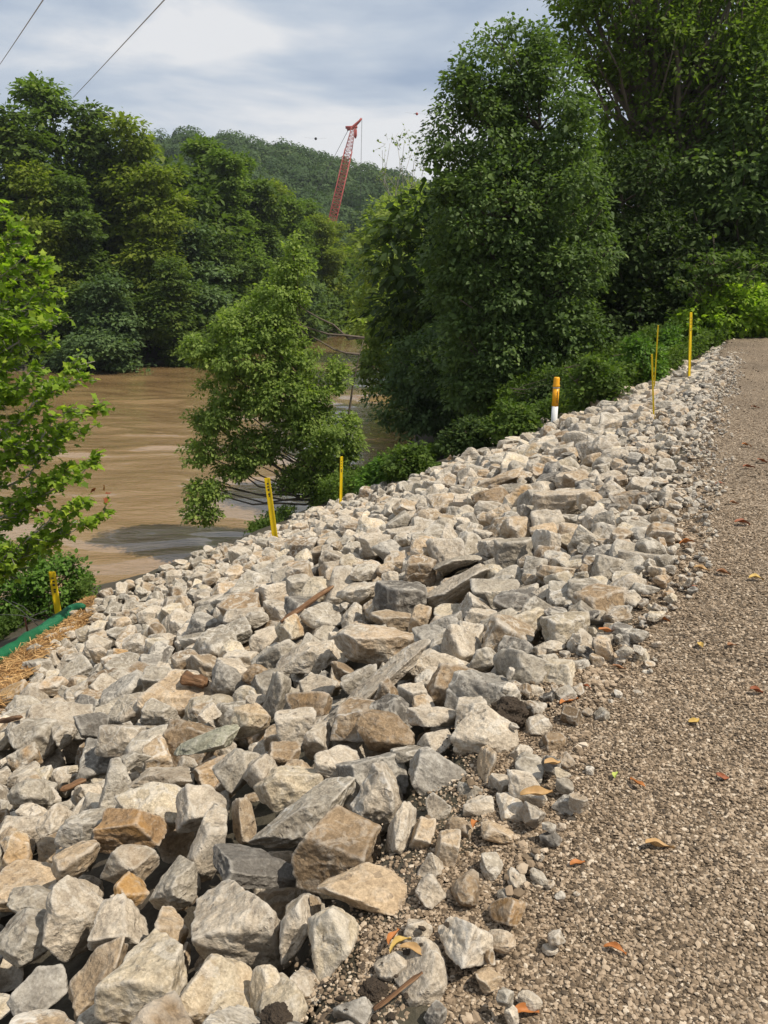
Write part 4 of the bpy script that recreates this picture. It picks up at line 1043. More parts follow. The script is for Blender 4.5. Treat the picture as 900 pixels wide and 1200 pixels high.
FL = [(772, 1000, 38, 'tan', 8, 'longest curled tan leaf lying alone in the middle of the gravel'), (628, 935, 42, 'tan', 14, 'long narrow tan leaf just beyond the small edge stones'),
 (647, 899, 24, 'tan', 25, 'curled tan leaf beside a white stone chip at the rock edge'), (677, 1018, 20, 'orange', 18, 'small orange leaf below the long narrow tan leaf'),
 (745, 926, 26, 'orange', 110, 'upright orange leaf above the longest curled tan leaf'), (812, 852, 16, 'yellow', 20, 'small yellow leaf alone on the gravel'),
 (720, 1118, 26, 'orange', -25, 'orange leaf on gravel below the longest curled tan leaf'), (615, 1190, 36, 'orange', 10, 'orange leaf at the very bottom edge of the gravel'),
 (580, 1113, 20, 'brown', 5, 'brown-red leaf near the dry leaf heap'), (667, 826, 28, 'orange', 28, 'slender orange leaf beside the gravel edge stones'),
 (686, 808, 12, 'red', -40, 'small red leaf just above the slender orange leaf'), (725, 787, 16, 'brown', 0, 'brown leaf level with the spiky rock'),
 (822, 760, 16, 'yellow', 70, 'tiny yellow leaf standing on edge near a brown leaf'), (857, 760, 14, 'brown', 20, 'small dark brown leaf right of the tiny yellow leaf'),
 (885, 816, 18, 'red', 5, 'red-brown leaf near the right margin of the path'), (845, 916, 16, 'red', -10, 'faded red leaf between the yellow leaf and the longest tan leaf'),
 (722, 916, 14, 'green', 60, 'greenish-yellow sprig left of the upright orange leaf'), (869, 617, 20, 'red', 5, 'bright red-orange leaf on the gravel farther up the path'),
 (827, 533, 16, 'red', 5, 'red leaf close to the stones far up the path'), (878, 550, 14, 'red', 0, 'red leaf in the middle of the path, far up'),
 (893, 542, 14, 'red', 8, 'red leaf at the right margin far up the path'), (875, 523, 12, 'orange', 0, 'small orange leaf farthest up the path'),
 (805, 639, 18, 'orange', -4, 'thin orange leaf left of the bright red-orange leaf'), (822, 670, 18, 'tan', -15, 'tan leaf below the thin orange leaf'), (848, 674, 16, 'brown', -20, 'brown leaf right of the tan leaf'),
 (886, 680, 18, 'yellow', -5, 'yellow-orange leaf by the right margin of the path'), (808, 688, 18, 'red', 8, 'red curled leaf below the tan leaf'), (776, 728, 18, 'orange', -4, 'orange leaf beside a pale stone at the edge'),
 (711, 742, 22, 'orange', 15, 'orange leaf on the small edge stones'), (557, 970, 16, 'orange', 60, 'orange leaf poking between small stones by the dark rugged boulder'),
 (470, 1112, 30, 'yellow', 30, 'yellow dry leaf at the top of the leaf heap'), (484, 1122, 34, 'tan', -20, 'tan dry leaf at the base of the leaf heap'), (462, 1103, 26, 'orange', 60, 'orange dry leaf at the side of the leaf heap'),
 (843, 568, 12, 'red', 10, 'small red leaf among loose stones far up the path'), (860, 592, 11, 'brown', 0, 'small brown leaf between the far red leaves'), (905-20, 480, 10, 'red', 0, 'tiny red leaf near the bend of the path')]
for k_, (px, py, l_, c_, r_, lab) in enumerate(FL): fallen(px, py, l_, c_, r_, lab, 50+k_, wide=.30 if l_ > 24 else .45)
def loose_stone(px, py, w, tn, label, seed):
    p = pile_hit(px, py); mpp = ((p-EYE)@FWD)/F; hr = np.random.default_rng(seed); Q, Fa = rock_shape(hr, 4, 'slab'); Q = Q*np.array([w/2, w/2.6, w/5])*mpp
    o = mesh_obj('rock', Q, Fa, m_rock, smooth=True, attrs=rock_attrs(Q, TINT[tn], (0, 0, .6), hr.uniform(-9, 9, 3))); o.location = p+np.array([0, 0, .01]); tag(o, label, 'rock', 'dumped rocks on the river bank')
loose_stone(659, 909, 20, 'cream', 'flat white stone chip lying on the gravel beside a curled tan leaf', 1)
loose_stone(769, 724, 24, 'cream', 'white flat stone lying on the gravel beside an orange leaf', 2)
# ------------------------------------------------------------------ leaves
KITE = np.array([[0, 0, 0], [.5, -.32, .06], [1, 0, -.03], [.5, .32, .06]])
OVAL = np.array([[0, 0, 0], [.28, -.30, .05], [.66, -.27, .04], [1, 0, -.05], [.66, .27, .04], [.28, .30, .05]])
MAPLE = np.array([[0, 0, 0], [.10, -.34, .03], [.30, -.30, .05], [.42, -.58, -.02], [.58, -.26, .04], [1, 0, -.06], [.58, .26, .04], [.42, .58, -.02], [.30, .30, .05], [.10, .34, .03]])
def leaves(P, axis_, nrm, size, shape):
    """P base points, axis_ directions, nrm approximate normals -> vertices, polygon size"""
    X = axis_/np.linalg.norm(axis_, axis=1)[:, None]; Yv = np.cross(nrm, X); Yv /= np.linalg.norm(Yv, axis=1)[:, None]+1e-9; Zv = np.cross(X, Yv)
    s = np.asarray(size)[:, None, None]; B = shape
    return (P[:, None]+s*(B[None, :, 0, None]*X[:, None]+B[None, :, 1, None]*Yv[:, None]+B[None, :, 2, None]*Zv[:, None])).reshape(-1, 3)
M_LEAF = dict(
    far=leaf_mat('foliage_deep', (.026, .050, .012), (.080, .125, .026), (.11, .14, .03), .34),
    farlight=leaf_mat('foliage_mid', (.04, .075, .014), (.105, .165, .030), (.15, .175, .035), .36),
    cool=leaf_mat('foliage_cool', (.034, .062, .026), (.085, .135, .052), (.11, .16, .06), .34),
    olive=leaf_mat('foliage_olive', (.06, .092, .014), (.14, .185, .028), (.20, .22, .034), .45),
    tulip=leaf_mat('foliage_tulip', (.034, .062, .018), (.088, .138, .042), (.15, .21, .06), .36, .45),
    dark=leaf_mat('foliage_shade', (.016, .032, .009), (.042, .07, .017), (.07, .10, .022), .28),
    hill=leaf_mat('foliage_hill', (.022, .045, .016), (.050, .088, .028), (.07, .10, .03), .25),
    bright=leaf_mat('foliage_bright', (.07, .13, .014), (.20, .31, .03), (.36, .44, .05), .50, .5, k=(1.35, 1.22, 1.5)),
    bush=leaf_mat('foliage_bush', (.03, .07, .012), (.085, .165, .025), (.14, .24, .04), .35, .42),
    fresh=leaf_mat('foliage_light', (.068, .112, .027), (.175, .242, .062), (.25, .31, .08), .45),
    spring=leaf_mat('foliage_spring', (.075, .115, .022), (.19, .25, .055), (.27, .32, .07), .45),
    wood=leaf_mat('foliage_wood', (.05, .075, .014), (.115, .16, .028), (.17, .20, .035), .45, k=(1.2, 1.25, 1.15)),
    mid=leaf_mat('foliage_fresh', (.05, .085, .018), (.14, .20, .045), (.21, .26, .06), .42),
    weed=leaf_mat('foliage_weed', (.028, .055, .010), (.075, .122, .024), (.13, .17, .035), .35))
BARK = bark_mat('bark_grey', (.12, .095, .07)); BARKD = bark_mat('bark_dark', (.05, .04, .03)); BARKP = bark_mat('bark_pale', (.32, .29, .24))
def limb(tb, a, b_, r0, r1, g, bend=.12, n=6, k=6):
    a = np.asarray(a); b_ = np.asarray(b_); L_ = np.linalg.norm(b_-a); t_ = np.linspace(0, 1, n)[:, None]; p = a*(1-t_)+b_*t_
    p[:, 2] -= (np.sin(t_[:, 0]*np.pi))*L_*bend*.6*(abs(b_-a)[2] < L_*.8); p[1:-1] += g.normal(0, L_*.025, (n-2, 3))
    tb.add(p, np.linspace(r0, r1, n), k); return p
def B_big(b): return np.median(b[:, 3]) < 2.2
def crown_from_blobs(g, blobs, n_cl, cl_r, per, lsize, shape, droop=.15, shell=.55, flat=.55, updir=1.0, stray=.10):
    """clumps of leaves over ellipsoids: returns vertices, rnd per leaf, clump centres"""
    blobs = np.array(blobs, float); vol = (blobs[:, 3]*blobs[:, 4]+blobs[:, 4]*blobs[:, 5]+blobs[:, 3]*blobs[:, 5]); pr = vol/vol.sum()
    bi = g.choice(len(blobs), n_cl, p=pr); d = g.normal(size=(n_cl, 3)); d /= np.linalg.norm(d, axis=1)[:, None]
    r = shell+(1-shell)*g.random(n_cl)**.6
    Cc = blobs[bi, :3]+d*blobs[bi, 3:6]*r[:, None]
    lobes = 1+.16*fbm(Cc*(.9 if B_big(blobs) else .45), 2, 4)[:, None]
    Cc = blobs[bi, :3]+(Cc-blobs[bi, :3])*lobes
    cr = cl_r*g.uniform(.55, 1.35, n_cl); cnt = np.maximum(3, (per*(cr/cl_r)**2*g.uniform(.6, 1.25, n_cl)).astype(int))
    idx = np.repeat(np.arange(n_cl), cnt); n = len(idx)
    q = g.normal(size=(n, 3)); q /= np.linalg.norm(q, axis=1)[:, None]; rad = g.random(n)**.45
    off = q*rad[:, None]*cr[idx][:, None]*np.array([1, 1, flat]); off[:, 2] -= droop*np.hypot(off[:, 0], off[:, 1])
    out_ = d[idx]; P = Cc[idx]+off
    so_ = g.random(n) < stray; P[so_] += g.normal(0, cl_r*.28, (so_.sum(), 3))
    nrm = q*.5+out_*.35+np.array([0, 0, updir])+g.normal(0, .32, (n, 3))
    ax = off/(np.linalg.norm(off, axis=1)[:, None]+1e-6)+out_*.4+g.normal(0, .6, (n, 3))-np.array([0, 0, .35])
    sz = lsize*np.clip(np.exp(g.normal(0, .32, n)), .45, 1.8); V = leaves(P, ax, nrm, sz, shape)
    rnd = np.clip(g.random(n)*.55+.45*g.random(n_cl)[idx]-.03, 0, 1)
    return V, rnd, Cc, cr
def leaf_mesh(name, V, k, rnd, mat, parent): 
    n = len(V)//k; return mesh_obj(name, V, np.arange(n*k).reshape(n, k), mat, parent, face_attrs=dict(rnd=rnd))
def tree(name, base, label, cat, blobs, n_cl, cl_r, per, lsize, mat, bark=None, trunk_r=.2, lean=(0, 0), top=None, shape=KITE, seed=0, group=None, stems=1, limbs=40, **kw):
    """blobs are in world metres relative to the base"""
    g = np.random.default_rng(seed); t_ = empty(name, base); tag(t_, label, cat, group)
    V, rnd, Cc, cr = crown_from_blobs(g, blobs, n_cl, cl_r, per, lsize, shape, **kw)
    leaf_mesh('crown', V, len(shape), rnd, mat, t_)
    tb = Tubes(); B = np.array(blobs); hi = top or (B[:, 2]+B[:, 5]).max()*.92; ctr = B[:, :3].mean(0)
    spines = []
    for s_ in range(stems):
        tx, ty = (B[np.argmax(B[:, 2]), :2] if s_ == 0 else B[g.integers(len(B)), :2]+g.normal(0, .3, 2)); hh_ = hi*(1 if s_ == 0 else g.uniform(.6, .9))
        n = 12; u = np.linspace(0, 1, n); p = np.stack([tx*u**1.3, ty*u**1.3, hh_*u-.3*(u == 0)], 1); p[1:-1, :2] += np.cumsum(g.normal(0, hh_*.006, (n-2, 2)), 0)
        if stems > 1: p[:, :2] += g.normal(0, trunk_r*1.2, 2)*(1-u[:, None])
        tb.add(p, trunk_r*(1-.88*u)/(1 if s_ == 0 else 1.3), 8); spines.append(p)
    for j in g.permutation(len(Cc))[:limbs]:
        c_ = Cc[j]; sp_ = spines[g.integers(len(spines))]; want = c_[2]-.55*np.hypot(*(c_[:2]-sp_[0, :2])); q = sp_[np.argmin(abs(sp_[:, 2]-max(want, hi*.08)))]
        if np.linalg.norm(c_-q) < .2: continue
        L_ = np.linalg.norm(c_-q); limb(tb, q, c_, min(trunk_r*.42, .018*L_+.008), .006+.002*L_, g)
    tb.build('trunk', bark or BARK, t_)
    return t_
def clone(t_, loc, rz, sc, label):
    r = t_.copy(); C.objects.link(r); r.location = loc; r.rotation_euler = (0, 0, rz); r.scale = sc; r['label'] = label
    for ch in t_.children: c_ = ch.copy(); C.objects.link(c_); c_.parent = r
    return r
def px_blobs(base, items):
    """ellipsoids given by where they stand in the view (px, py, half width, half height) and how far away: metres relative to base"""
    out_ = []
    for px, py, rx, ry, y, rdep in items:
        p = at_y(px, py, y); dep = (p-EYE)@FWD; m = dep/F; out_.append((*(p-base), rx*m, rdep, ry*m))
    return out_

# ------------------------------------------------------------------ the far bank
g = np.random.default_rng(42)
def proto_blobs(g, h, w, n, low=.05, conic=.5):
    B = []
    for k_ in range(n):
        u = low+(1-low)*(k_+.5)/n; R_ = w*(np.sin(np.pi*min(1, (u*.86+.16)))**.55)*(1-conic*u*.5)
        a = g.uniform(0, 2*np.pi); rr = R_*g.uniform(.15, .5)
        r_ = R_*g.uniform(.5, .75); B.append((rr*math.cos(a), rr*math.sin(a), h*u, r_, r_, r_*g.uniform(.6, .85)))
    B.append((0, 0, h*.93, w*.30, w*.30, h*.07)); return B
FAR_SPECS = [  # px, py of crown top, distance y, width factor, kind, label
 (8, 120, 72, 'a', 'tall dark far-bank tree at the left edge, behind the overhead line'), (48, 88, 76, 'b', 'tallest far-bank tree with a thin ragged top'),
 (100, 118, 78, 'a', 'dark far-bank tree under the end of the overhead line'), (152, 138, 76, 'c', 'dense far-bank tree with a rounded shoulder, beside the hill gap'),
 (28, 190, 69, 'c', 'olive far-bank tree in front of the tallest ragged tree'), (80, 205, 70, 'a', 'broad far-bank tree in the middle of the dark wall of trees'),
 (120, 325, 65.5, 'd', 'low grey-green tree drooping over the far waterline'), (182, 196, 74, 'c', 'olive-tipped far-bank tree before the hill gap'),
 (30, 335, 66, 'a', 'small dark tree at the far waterline, behind the bright sapling'), (195, 300, 68, 'a', 'shaded far-bank tree above the dark water edge'),
 (240, 158, 92, 'b', 'tall light-green far-bank tree right of the hill gap'), (215, 260, 78, 'd', 'grey-green far-bank tree below the tall light-green one'),
 (278, 178, 98, 'b', 'second tall light-green far-bank tree, beside the forested hill'), (262, 280, 82, 'a', 'far-bank tree behind the top of the leaning river-bank tree'),
 (262, 175, 88, 'b', 'light-green far-bank tree just right of the tall light-green one'), (302, 207, 94, 'a', 'mid-green far-bank tree descending toward the crane'), (338, 228, 102, 'b', 'light-green far-bank tree nearest the foot of the crane boom'), (374, 252, 110, 'c', 'low far-bank tree immediately left of the crane boom'),
 (322, 212, 108, 'c', 'far-bank tree under the forested hill skyline'), (360, 232, 118, 'b', 'far-bank tree left of the red crane boom'),
 (310, 270, 96, 'd', 'pale grey-green far-bank tree beyond the leaning tree'), (392, 262, 128, 'c', 'far-bank tree hiding the foot of the crane'),
 (345, 300, 100, 'd', 'rounded willow-like tree leaning over the distant water'), (385, 320, 112, 'a', 'dark far-bank tree at the distant waterline'),
 (418, 275, 150, 'c', 'small distant tree right of the crane boom, by the river bend'), (440, 262, 165, 'b', 'distant tree beyond the river bend'),
 (-40, 150, 74, 'b', 'far-bank tree cut off by the left edge of the picture'), (-15, 240, 68, 'c', 'dark leafy tree half behind the bright sapling at the left edge')]
PROTO = {}
pr_spec = dict(a=(20, 5.0, 'far', KITE, .52, 9), b=(22, 4.3, 'farlight', KITE, .50, 10), c=(20, 5.4, 'olive', KITE, .50, 9), d=(12, 5.0, 'cool', KITE, .46, 7))
g_ = np.random.default_rng(4)
GF_ = 'trees along the far bank'
for px, py, y, kd, lab in FAR_SPECS:
    h0, w0, mt, shp, ls, nb_ = pr_spec[kd]; foot = at_y(px, py, y); bx = foot[0]; bz = gz(bx, y)-.4
    hh_ = foot[2]-bz; sc = hh_/h0; wide = min(sc, 1.25)*g_.uniform(1.05, 1.3)*(1.0 if sc > .7 else 1.25)
    if kd not in PROTO:
        bl = proto_blobs(g_, h0, w0, nb_)
        PROTO[kd] = tree('riverside_tree', (bx, y, bz), lab, 'tree', bl, 300, 1.2, 95, ls*.74, M_LEAF[mt], BARKD, .28, shape=shp, seed=ord(kd), group=GF_, limbs=60, droop=.25, stray=.10, flat=.45)
        PROTO[kd].scale = (wide, wide, sc); PROTO[kd].rotation_euler = (0, 0, g_.uniform(0, 6))
    else: clone(PROTO[kd], (bx, y, bz), g_.uniform(0, 6.28), (wide, wide, sc), lab)
# understorey that closes the wall of foliage down to the water
def bank_thicket(name, pts, h, n_cl, cl_r, per, ls, mat, seed, label):
    g = np.random.default_rng(seed); B = [(x, y, gz(x, y)+h*.4, r_, r_*.8, h*.6) for x, y, r_ in pts]
    V, rnd, Cc, cr = crown_from_blobs(g, B, n_cl, cl_r, per, ls, KITE, droop=.3); o = leaf_mesh(name, V, 4, rnd, mat, None); tag(o, label, None, None, 'stuff')
pts = []
for a_, b_ in zip(RIVER[14:-1], RIVER[15:]):
    L_ = np.linalg.norm(b_-a_); n_ = int(L_/4)
    for k_ in range(n_):
        c_ = a_+(b_-a_)*(k_+.5)/n_; nn = np.array([-(b_-a_)[1], (b_-a_)[0]])/L_; c_ = c_-nn*1.5
        if -45 < c_[0] < 10: pts.append((c_[0], c_[1]+1.0, 3.2))
bank_thicket('undergrowth_far_bank', pts, 6.0, 1100, 1.1, 34, .5, M_LEAF['far'], 3, 'dark thicket of brush overhanging the far waterline')
pts = [(px_, y_, 6) for px_, y_ in [(-44, 84), (-36, 82), (-29, 83), (-52, 78), (-22, 84)]]
pts2 = [(px_, y_, 6) for px_, y_ in [(-15, 96), (-10, 112), (-6, 125), (0, 150), (6, 170), (-22, 100), (-30, 98), (14, 185)]]
bank_thicket('woodland_behind_bank', pts2, 10.0, 500, 1.9, 60, .8, M_LEAF['far'], 44, 'shaded woodland beyond the far bank toward the crane')
bank_thicket('woodland_behind_bank', pts, 17.0, 500, 1.9, 60, .8, M_LEAF['far'], 4, 'shaded woodland filling in behind the far-bank trees')

# forested hill
g = np.random.default_rng(12); n = 1100
hx = g.uniform(-185, 110, n*3); hy = g.uniform(205, 420, n*3); hz = ground(hx, hy); pr = project(np.stack([hx, hy, hz+8], 1))
m = (pr[:, 0] > -60) & (pr[:, 0] < 640) & (hz > -3) & (hy < 400); hx, hy, hz = hx[m][:n], hy[m][:n], hz[m][:n]
B = np.stack([hx, hy, hz+g.uniform(4, 12, len(hx)), *(g.uniform(3.8, 8.6, (1, len(hx))).repeat(2, 0)), g.uniform(4.5, 6.5, len(hx))], 1)
per = 560; bi = np.repeat(np.arange(len(B)), per); N_ = len(bi); d = g.normal(size=(N_, 3)); d[:, 2] = np.abs(d[:, 2])*1.0-.25; d[:, 1] = -np.abs(d[:, 1])+.3; d /= np.linalg.norm(d, axis=1)[:, None]
lob = 1+.22*fbm(d*2.2+bi[:, None]*1.7, 2, 5)
P = B[bi, :3]+d*B[bi, 3:6]*lob[:, None]*g.uniform(.82, 1.03, N_)[:, None]
nr = d+g.normal(0, .22, (N_, 3)); ax = np.cross(nr, g.normal(size=(N_, 3))); V = leaves(P, ax, nr, g.uniform(.75, 1.5, N_), KITE)
tone = np.random.default_rng(1).random(len(B))
o = leaf_mesh('hillside_forest', V, 4, np.clip(.55*tone[bi]+.45*g.random(N_), 0, 1), M_LEAF['hill'], None); tag(o, 'forest covering the far hill', None, None, 'stuff')

# ------------------------------------------------------------------ right bank, beyond the bend
def pxtree(name, px, y, basez, label, items, n_cl, cl_r, per, ls, mat, seed, **kw):
    p = at_y(px, 400, y); b_ = np.array([p[0], y, gz(p[0], y)-.2 if basez is None else basez])
    return tree(name, b_, label, kw.pop('cat', 'tree'), px_blobs(b_, items), n_cl, cl_r, per, ls, M_LEAF[mat], seed=seed, **kw)
pxtree('riverside_tree', 475, 60, None, 'light-green tree right of the crane, leaning over the river bend', [(458, 330, 46, 70, 58, 3.5), (480, 280, 40, 55, 59, 3.5), (448, 375, 34, 35, 56, 3), (500, 360, 50, 90, 60, 4)], 460, .8, 44, .32, 'spring', 61, trunk_r=.25)
pxtree('riverside_tree', 485, 75, None, 'yellow-green treetop behind the light-green leaning tree', [(470, 262, 42, 34, 74, 4), (500, 260, 40, 50, 76, 4), (445, 300, 28, 40, 73, 3), (490, 320, 50, 60, 75, 4)], 300, 1.0, 40, .40, 'spring', 62, trunk_r=.25)
pxtree('riverside_tree', 500, 44, None, 'olive willow-like tree overhanging the water below the tulip tree', [(468, 400, 40, 50, 42, 2.2), (500, 360, 44, 60, 43, 2.6), (450, 430, 26, 36, 41, 1.6), (505, 440, 44, 50, 42, 2.2)], 420, .55, 46, .22, 'mid', 63, trunk_r=.2, droop=.45)
pxtree('riverside_tree', 520, 33, None, 'dark low tree whose branches touch the water in the shade', [(500, 430, 46, 45, 32, 1.6), (470, 470, 34, 28, 31.5, 1.2), (540, 420, 50, 70, 32, 2), (500, 480, 40, 28, 31, 1.2)], 460, .45, 50, .16, 'cool', 64, trunk_r=.16, droop=.4)
# sparse tree-top against the sky
p = at_y(470, 300, 66); b_ = np.array([p[0], 66, gz(p[0], 66)]); gg = np.random.default_rng(9); t_ = empty('bare_topped_tree', b_); tag(t_, 'thin half-bare treetop with sparse leaves against the sky, left of the tulip tree', 'tree')
tb = Tubes(); LP = []
for (tx, ty) in [(448, 176), (457, 168), (466, 172), (474, 166), (483, 176), (492, 168), (498, 182), (452, 190), (488, 192)]:
    q = at_y(tx, ty, 66)-b_; s0 = np.array([0, 0, q[2]*.55]); pp = limb(tb, s0+gg.normal(0, .2, 3), q, .05, .015, gg, 0, 8, 5)
    for k_ in range(12):
        c_ = pp[-1-gg.integers(0, 4)]+gg.normal(0, .2, 3); e_ = c_+gg.normal(0, .4, 3)+np.array([0, 0, .4]); tb.add([c_, e_], [.012, .008], 4); LP += [c_+(e_-c_)*gg.random()+gg.normal(0, .05, 3) for _ in range(4)]
tb.add([(0, 0, -.5), (0.1, 0, q[2]*.3), (0, 0, q[2]*.56)], [.22, .16, .1], 8); tb.build('trunk', BARKP, t_)
LP = np.array(LP); leaf_mesh('crown', leaves(LP, gg.normal(size=LP.shape), gg.normal(size=LP.shape)+(0, 0, 1), gg.uniform(.16, .28, len(LP)), KITE), 4, gg.random(len(LP)), M_LEAF['mid'], t_)

# ------------------------------------------------------------------ tulip tree and the dark wood behind it
pxtree('tulip_tree', 640, 24, None, 'tall glossy dark-green tulip tree with a domed crown, right of the crane',
  [(590, 90, 62, 58, 24, 1.5), (560, 160, 56, 75, 23.6, 1.5), (630, 150, 66, 80, 23.6, 1.7), (655, 230, 58, 75, 23.2, 1.6), (585, 250, 80, 85, 23, 1.8), (575, 330, 68, 70, 23, 1.7),
   (640, 330, 64, 70, 23, 1.7), (580, 400, 56, 60, 22.8, 1.5), (655, 392, 54, 40, 22.2, 1.1), (625, 70, 26, 35, 24, .9), (690, 290, 30, 36, 23, 1.0), (520, 280, 24, 60, 23.4, 1.0), (560, 440, 40, 45, 23, 1.2)],
  1150, .44, 78, .11, 'tulip', 71, trunk_r=.17, shape=OVAL, limbs=110, updir=.8, stray=.10, shell=.68)
pxtree('forest_tree', 775, 31, None, 'tall open-limbed olive tree with forked trunk above the path bend',
  [(700, 40, 50, 40, 30, 2), (760, 60, 60, 60, 30, 2.4), (820, 40, 70, 55, 30, 2.6), (730, 120, 52, 50, 30, 2), (850, 110, 60, 60, 30, 2.4), (790, 150, 40, 40, 30, 1.8), (700, -60, 60, 60, 31, 3), (800, -90, 110, 90, 31, 4), (690, 0, 34, 26, 29.6, 1.2), (870, 30, 60, 60, 31, 3)],
  820, .60, 46, .17, 'wood', 72, trunk_r=.30, limbs=130, top=10.0, stems=3)
pxtree('forest_tree', 850, 30, None, 'dark leafy tree right of the forked olive tree, cut by the right edge',
  [(850, 210, 70, 60, 29, 2.4), (890, 150, 60, 90, 29, 2.6), (820, 260, 60, 50, 28.6, 2), (900, 280, 60, 70, 28.6, 2.4), (940, 200, 70, 120, 29, 3)], 560, .6, 42, .2, 'tulip', 73, trunk_r=.22, limbs=50)
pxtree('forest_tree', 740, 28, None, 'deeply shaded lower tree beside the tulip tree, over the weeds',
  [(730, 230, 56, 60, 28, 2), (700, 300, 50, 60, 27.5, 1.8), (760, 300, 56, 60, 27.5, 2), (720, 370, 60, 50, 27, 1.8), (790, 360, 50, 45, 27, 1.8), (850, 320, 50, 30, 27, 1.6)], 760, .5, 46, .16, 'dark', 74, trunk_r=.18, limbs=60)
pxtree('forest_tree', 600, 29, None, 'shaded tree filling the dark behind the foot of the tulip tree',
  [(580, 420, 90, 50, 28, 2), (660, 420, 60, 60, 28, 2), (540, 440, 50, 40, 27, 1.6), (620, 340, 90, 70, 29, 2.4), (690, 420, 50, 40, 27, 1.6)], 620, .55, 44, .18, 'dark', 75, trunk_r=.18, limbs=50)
# the wood behind these: shades the interior
gw = np.random.default_rng(8); pts = []
for px, y, z0, r_ in [(560, 38, 2, 5), (640, 40, 3, 5), (720, 42, 4, 6), (800, 40, 4, 6), (880, 42, 4, 6), (960, 42, 4, 6), (860, 44, 13, 6), (950, 44, 13, 6), (1060, 38, 6, 7), (1040, 46, 14, 7), (1000, 34, 3, 4)]:
    p = at_y(px, 300, y); pts.append((p[0], y, z0, r_, 3.2, 5.0))
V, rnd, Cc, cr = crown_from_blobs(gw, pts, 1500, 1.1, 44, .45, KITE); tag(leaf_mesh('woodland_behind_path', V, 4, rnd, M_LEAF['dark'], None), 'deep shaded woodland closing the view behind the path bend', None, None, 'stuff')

# ------------------------------------------------------------------ the leaning tree on the river side
pxtree('river_bank_tree', 392, 20.5, None, 'bushy mid-green tree leaning over the river, between the two yellow posts',
  [(348, 290, 11, 18, 20.5, .3), (340, 316, 22, 20, 20.5, .5), (324, 348, 42, 24, 20.4, .8), (298, 382, 58, 26, 20.2, .9), (232, 406, 24, 12, 20, .6), (305, 418, 76, 28, 20.2, 1.1), (318, 458, 84, 30, 20.2, 1.2), (395, 440, 14, 26, 20.4, .5),
   (252, 490, 34, 18, 19.9, .7), (362, 500, 50, 32, 20.3, 1.1), (238, 530, 26, 16, 19.7, .5), (300, 522, 38, 20, 20.1, .8), (376, 545, 38, 28, 20.4, .9), (242, 574, 26, 14, 19.5, .5), (234, 600, 22, 10, 19.4, .35), (388, 576, 28, 24, 20.4, .7), (275, 548, 24, 14, 19.8, .5), (345, 560, 24, 18, 20.3, .6), (408, 510, 16, 30, 20.4, .5)],
  1800, .20, 46, .085, 'fresh', 81, trunk_r=.085, stems=4, limbs=60, stray=.22, shell=.3, top=5.2, droop=.3)

# ------------------------------------------------------------------ bright sapling at the left: explicit branches
b_ = np.array([-6.9, 10.4, gz(-6.9, 10.4)]); gg = np.random.default_rng(31); t_ = empty('sycamore_sapling', b_); tag(t_, 'bright yellow-green sycamore sapling reaching in from the left edge', 'tree')
tb = Tubes(); hh_ = 7.2; spine = np.array([(0.0, 0, -.2), (.05, .05, 1.5), (.12, 0, 3.0), (.1, .05, 4.4), (.15, 0, 5.6), (.2, 0, 6.4)]); tb.add(spine, [.11, .09, .075, .055, .035, .02], 8)
tips = [(6, 246, 10.4), (14, 268, 10.2), (33, 274, 10.6), (30, 300, 10.0), (55, 308, 10.5), (52, 330, 10.2), (66, 345, 10.7), (62, 372, 10.0), (74, 372, 10.4), (60, 402, 10.8), (92, 418, 10.5), (100, 440, 10.1), (40, 430, 10.0), (120, 478, 10.4), (104, 505, 10.6), (85, 478, 10),
        (112, 535, 10.2), (78, 548, 10.7), (122, 602, 10.3), (100, 585, 10.0), (90, 610, 10.5), (60, 560, 10.1), (62, 625, 10.2), (30, 600, 10.5), (20, 520, 10.0), (10, 470, 10.6), (15, 380, 10.1), (-5, 330, 10.3), (-30, 420, 10.1), (-40, 520, 10.5), (-20, 600, 10.3), (40, 500, 10.7), (35, 645, 10.5), (0, 640, 10), (-60, 350, 10.4), (-50, 280, 10.5), (48, 470, 10.3), (28, 345, 10.6), (5, 425, 10.1), (70, 510, 10.1)]
LP, LA, LN = [], [], []
for px, py, y in tips:
    q = at_y(px, py, y)-b_; hgt = q[2]-np.hypot(q[0], q[1])*.42; zs = np.clip(hgt, .6, 6.0)
    s0 = np.array([np.interp(zs, spine[:, 2], spine[:, k_]) for k_ in range(3)]); L_ = np.linalg.norm(q-s0); pp = limb(tb, s0, q, .010+.007*L_, .004, gg, .08, 9, 6)
    d_ = (q-s0)/L_
    for k_ in range(int(16+13*L_)):
        u = .25+.75*gg.random()**.8; c_ = np.array([np.interp(u, np.linspace(0, 1, 9), pp[:, a_]) for a_ in range(3)])
        sd = gg.normal(size=3); sd -= d_*(sd@d_)*.6; sd[2] = sd[2]*.35+.12; sd /= np.linalg.norm(sd); tl = gg.uniform(.08, .34)*(1.25-u*.7)
        e_ = c_+sd*tl+d_*tl*.7; tb.add([c_, e_], [.005, .003], 4)
        for w in range(gg.integers(4, 8)):
            f_ = gg.random(); LP.append(c_+(e_-c_)*f_+gg.normal(0, .025, 3)); LA.append(sd+d_*.5+gg.normal(0, .55, 3)-(0, 0, .3)); LN.append(gg.normal(0, .5, 3)+(0.2, -.1, 1.0))
    for w in range(7): LP.append(q+gg.normal(0, .05, 3)); LA.append(d_+gg.normal(0, .6, 3)); LN.append(gg.normal(0, .4, 3)+(0.1, -.2, 1.0))
tb.build('trunk', BARKP, t_); LP, LA, LN = map(np.array, (LP, LA, LN))
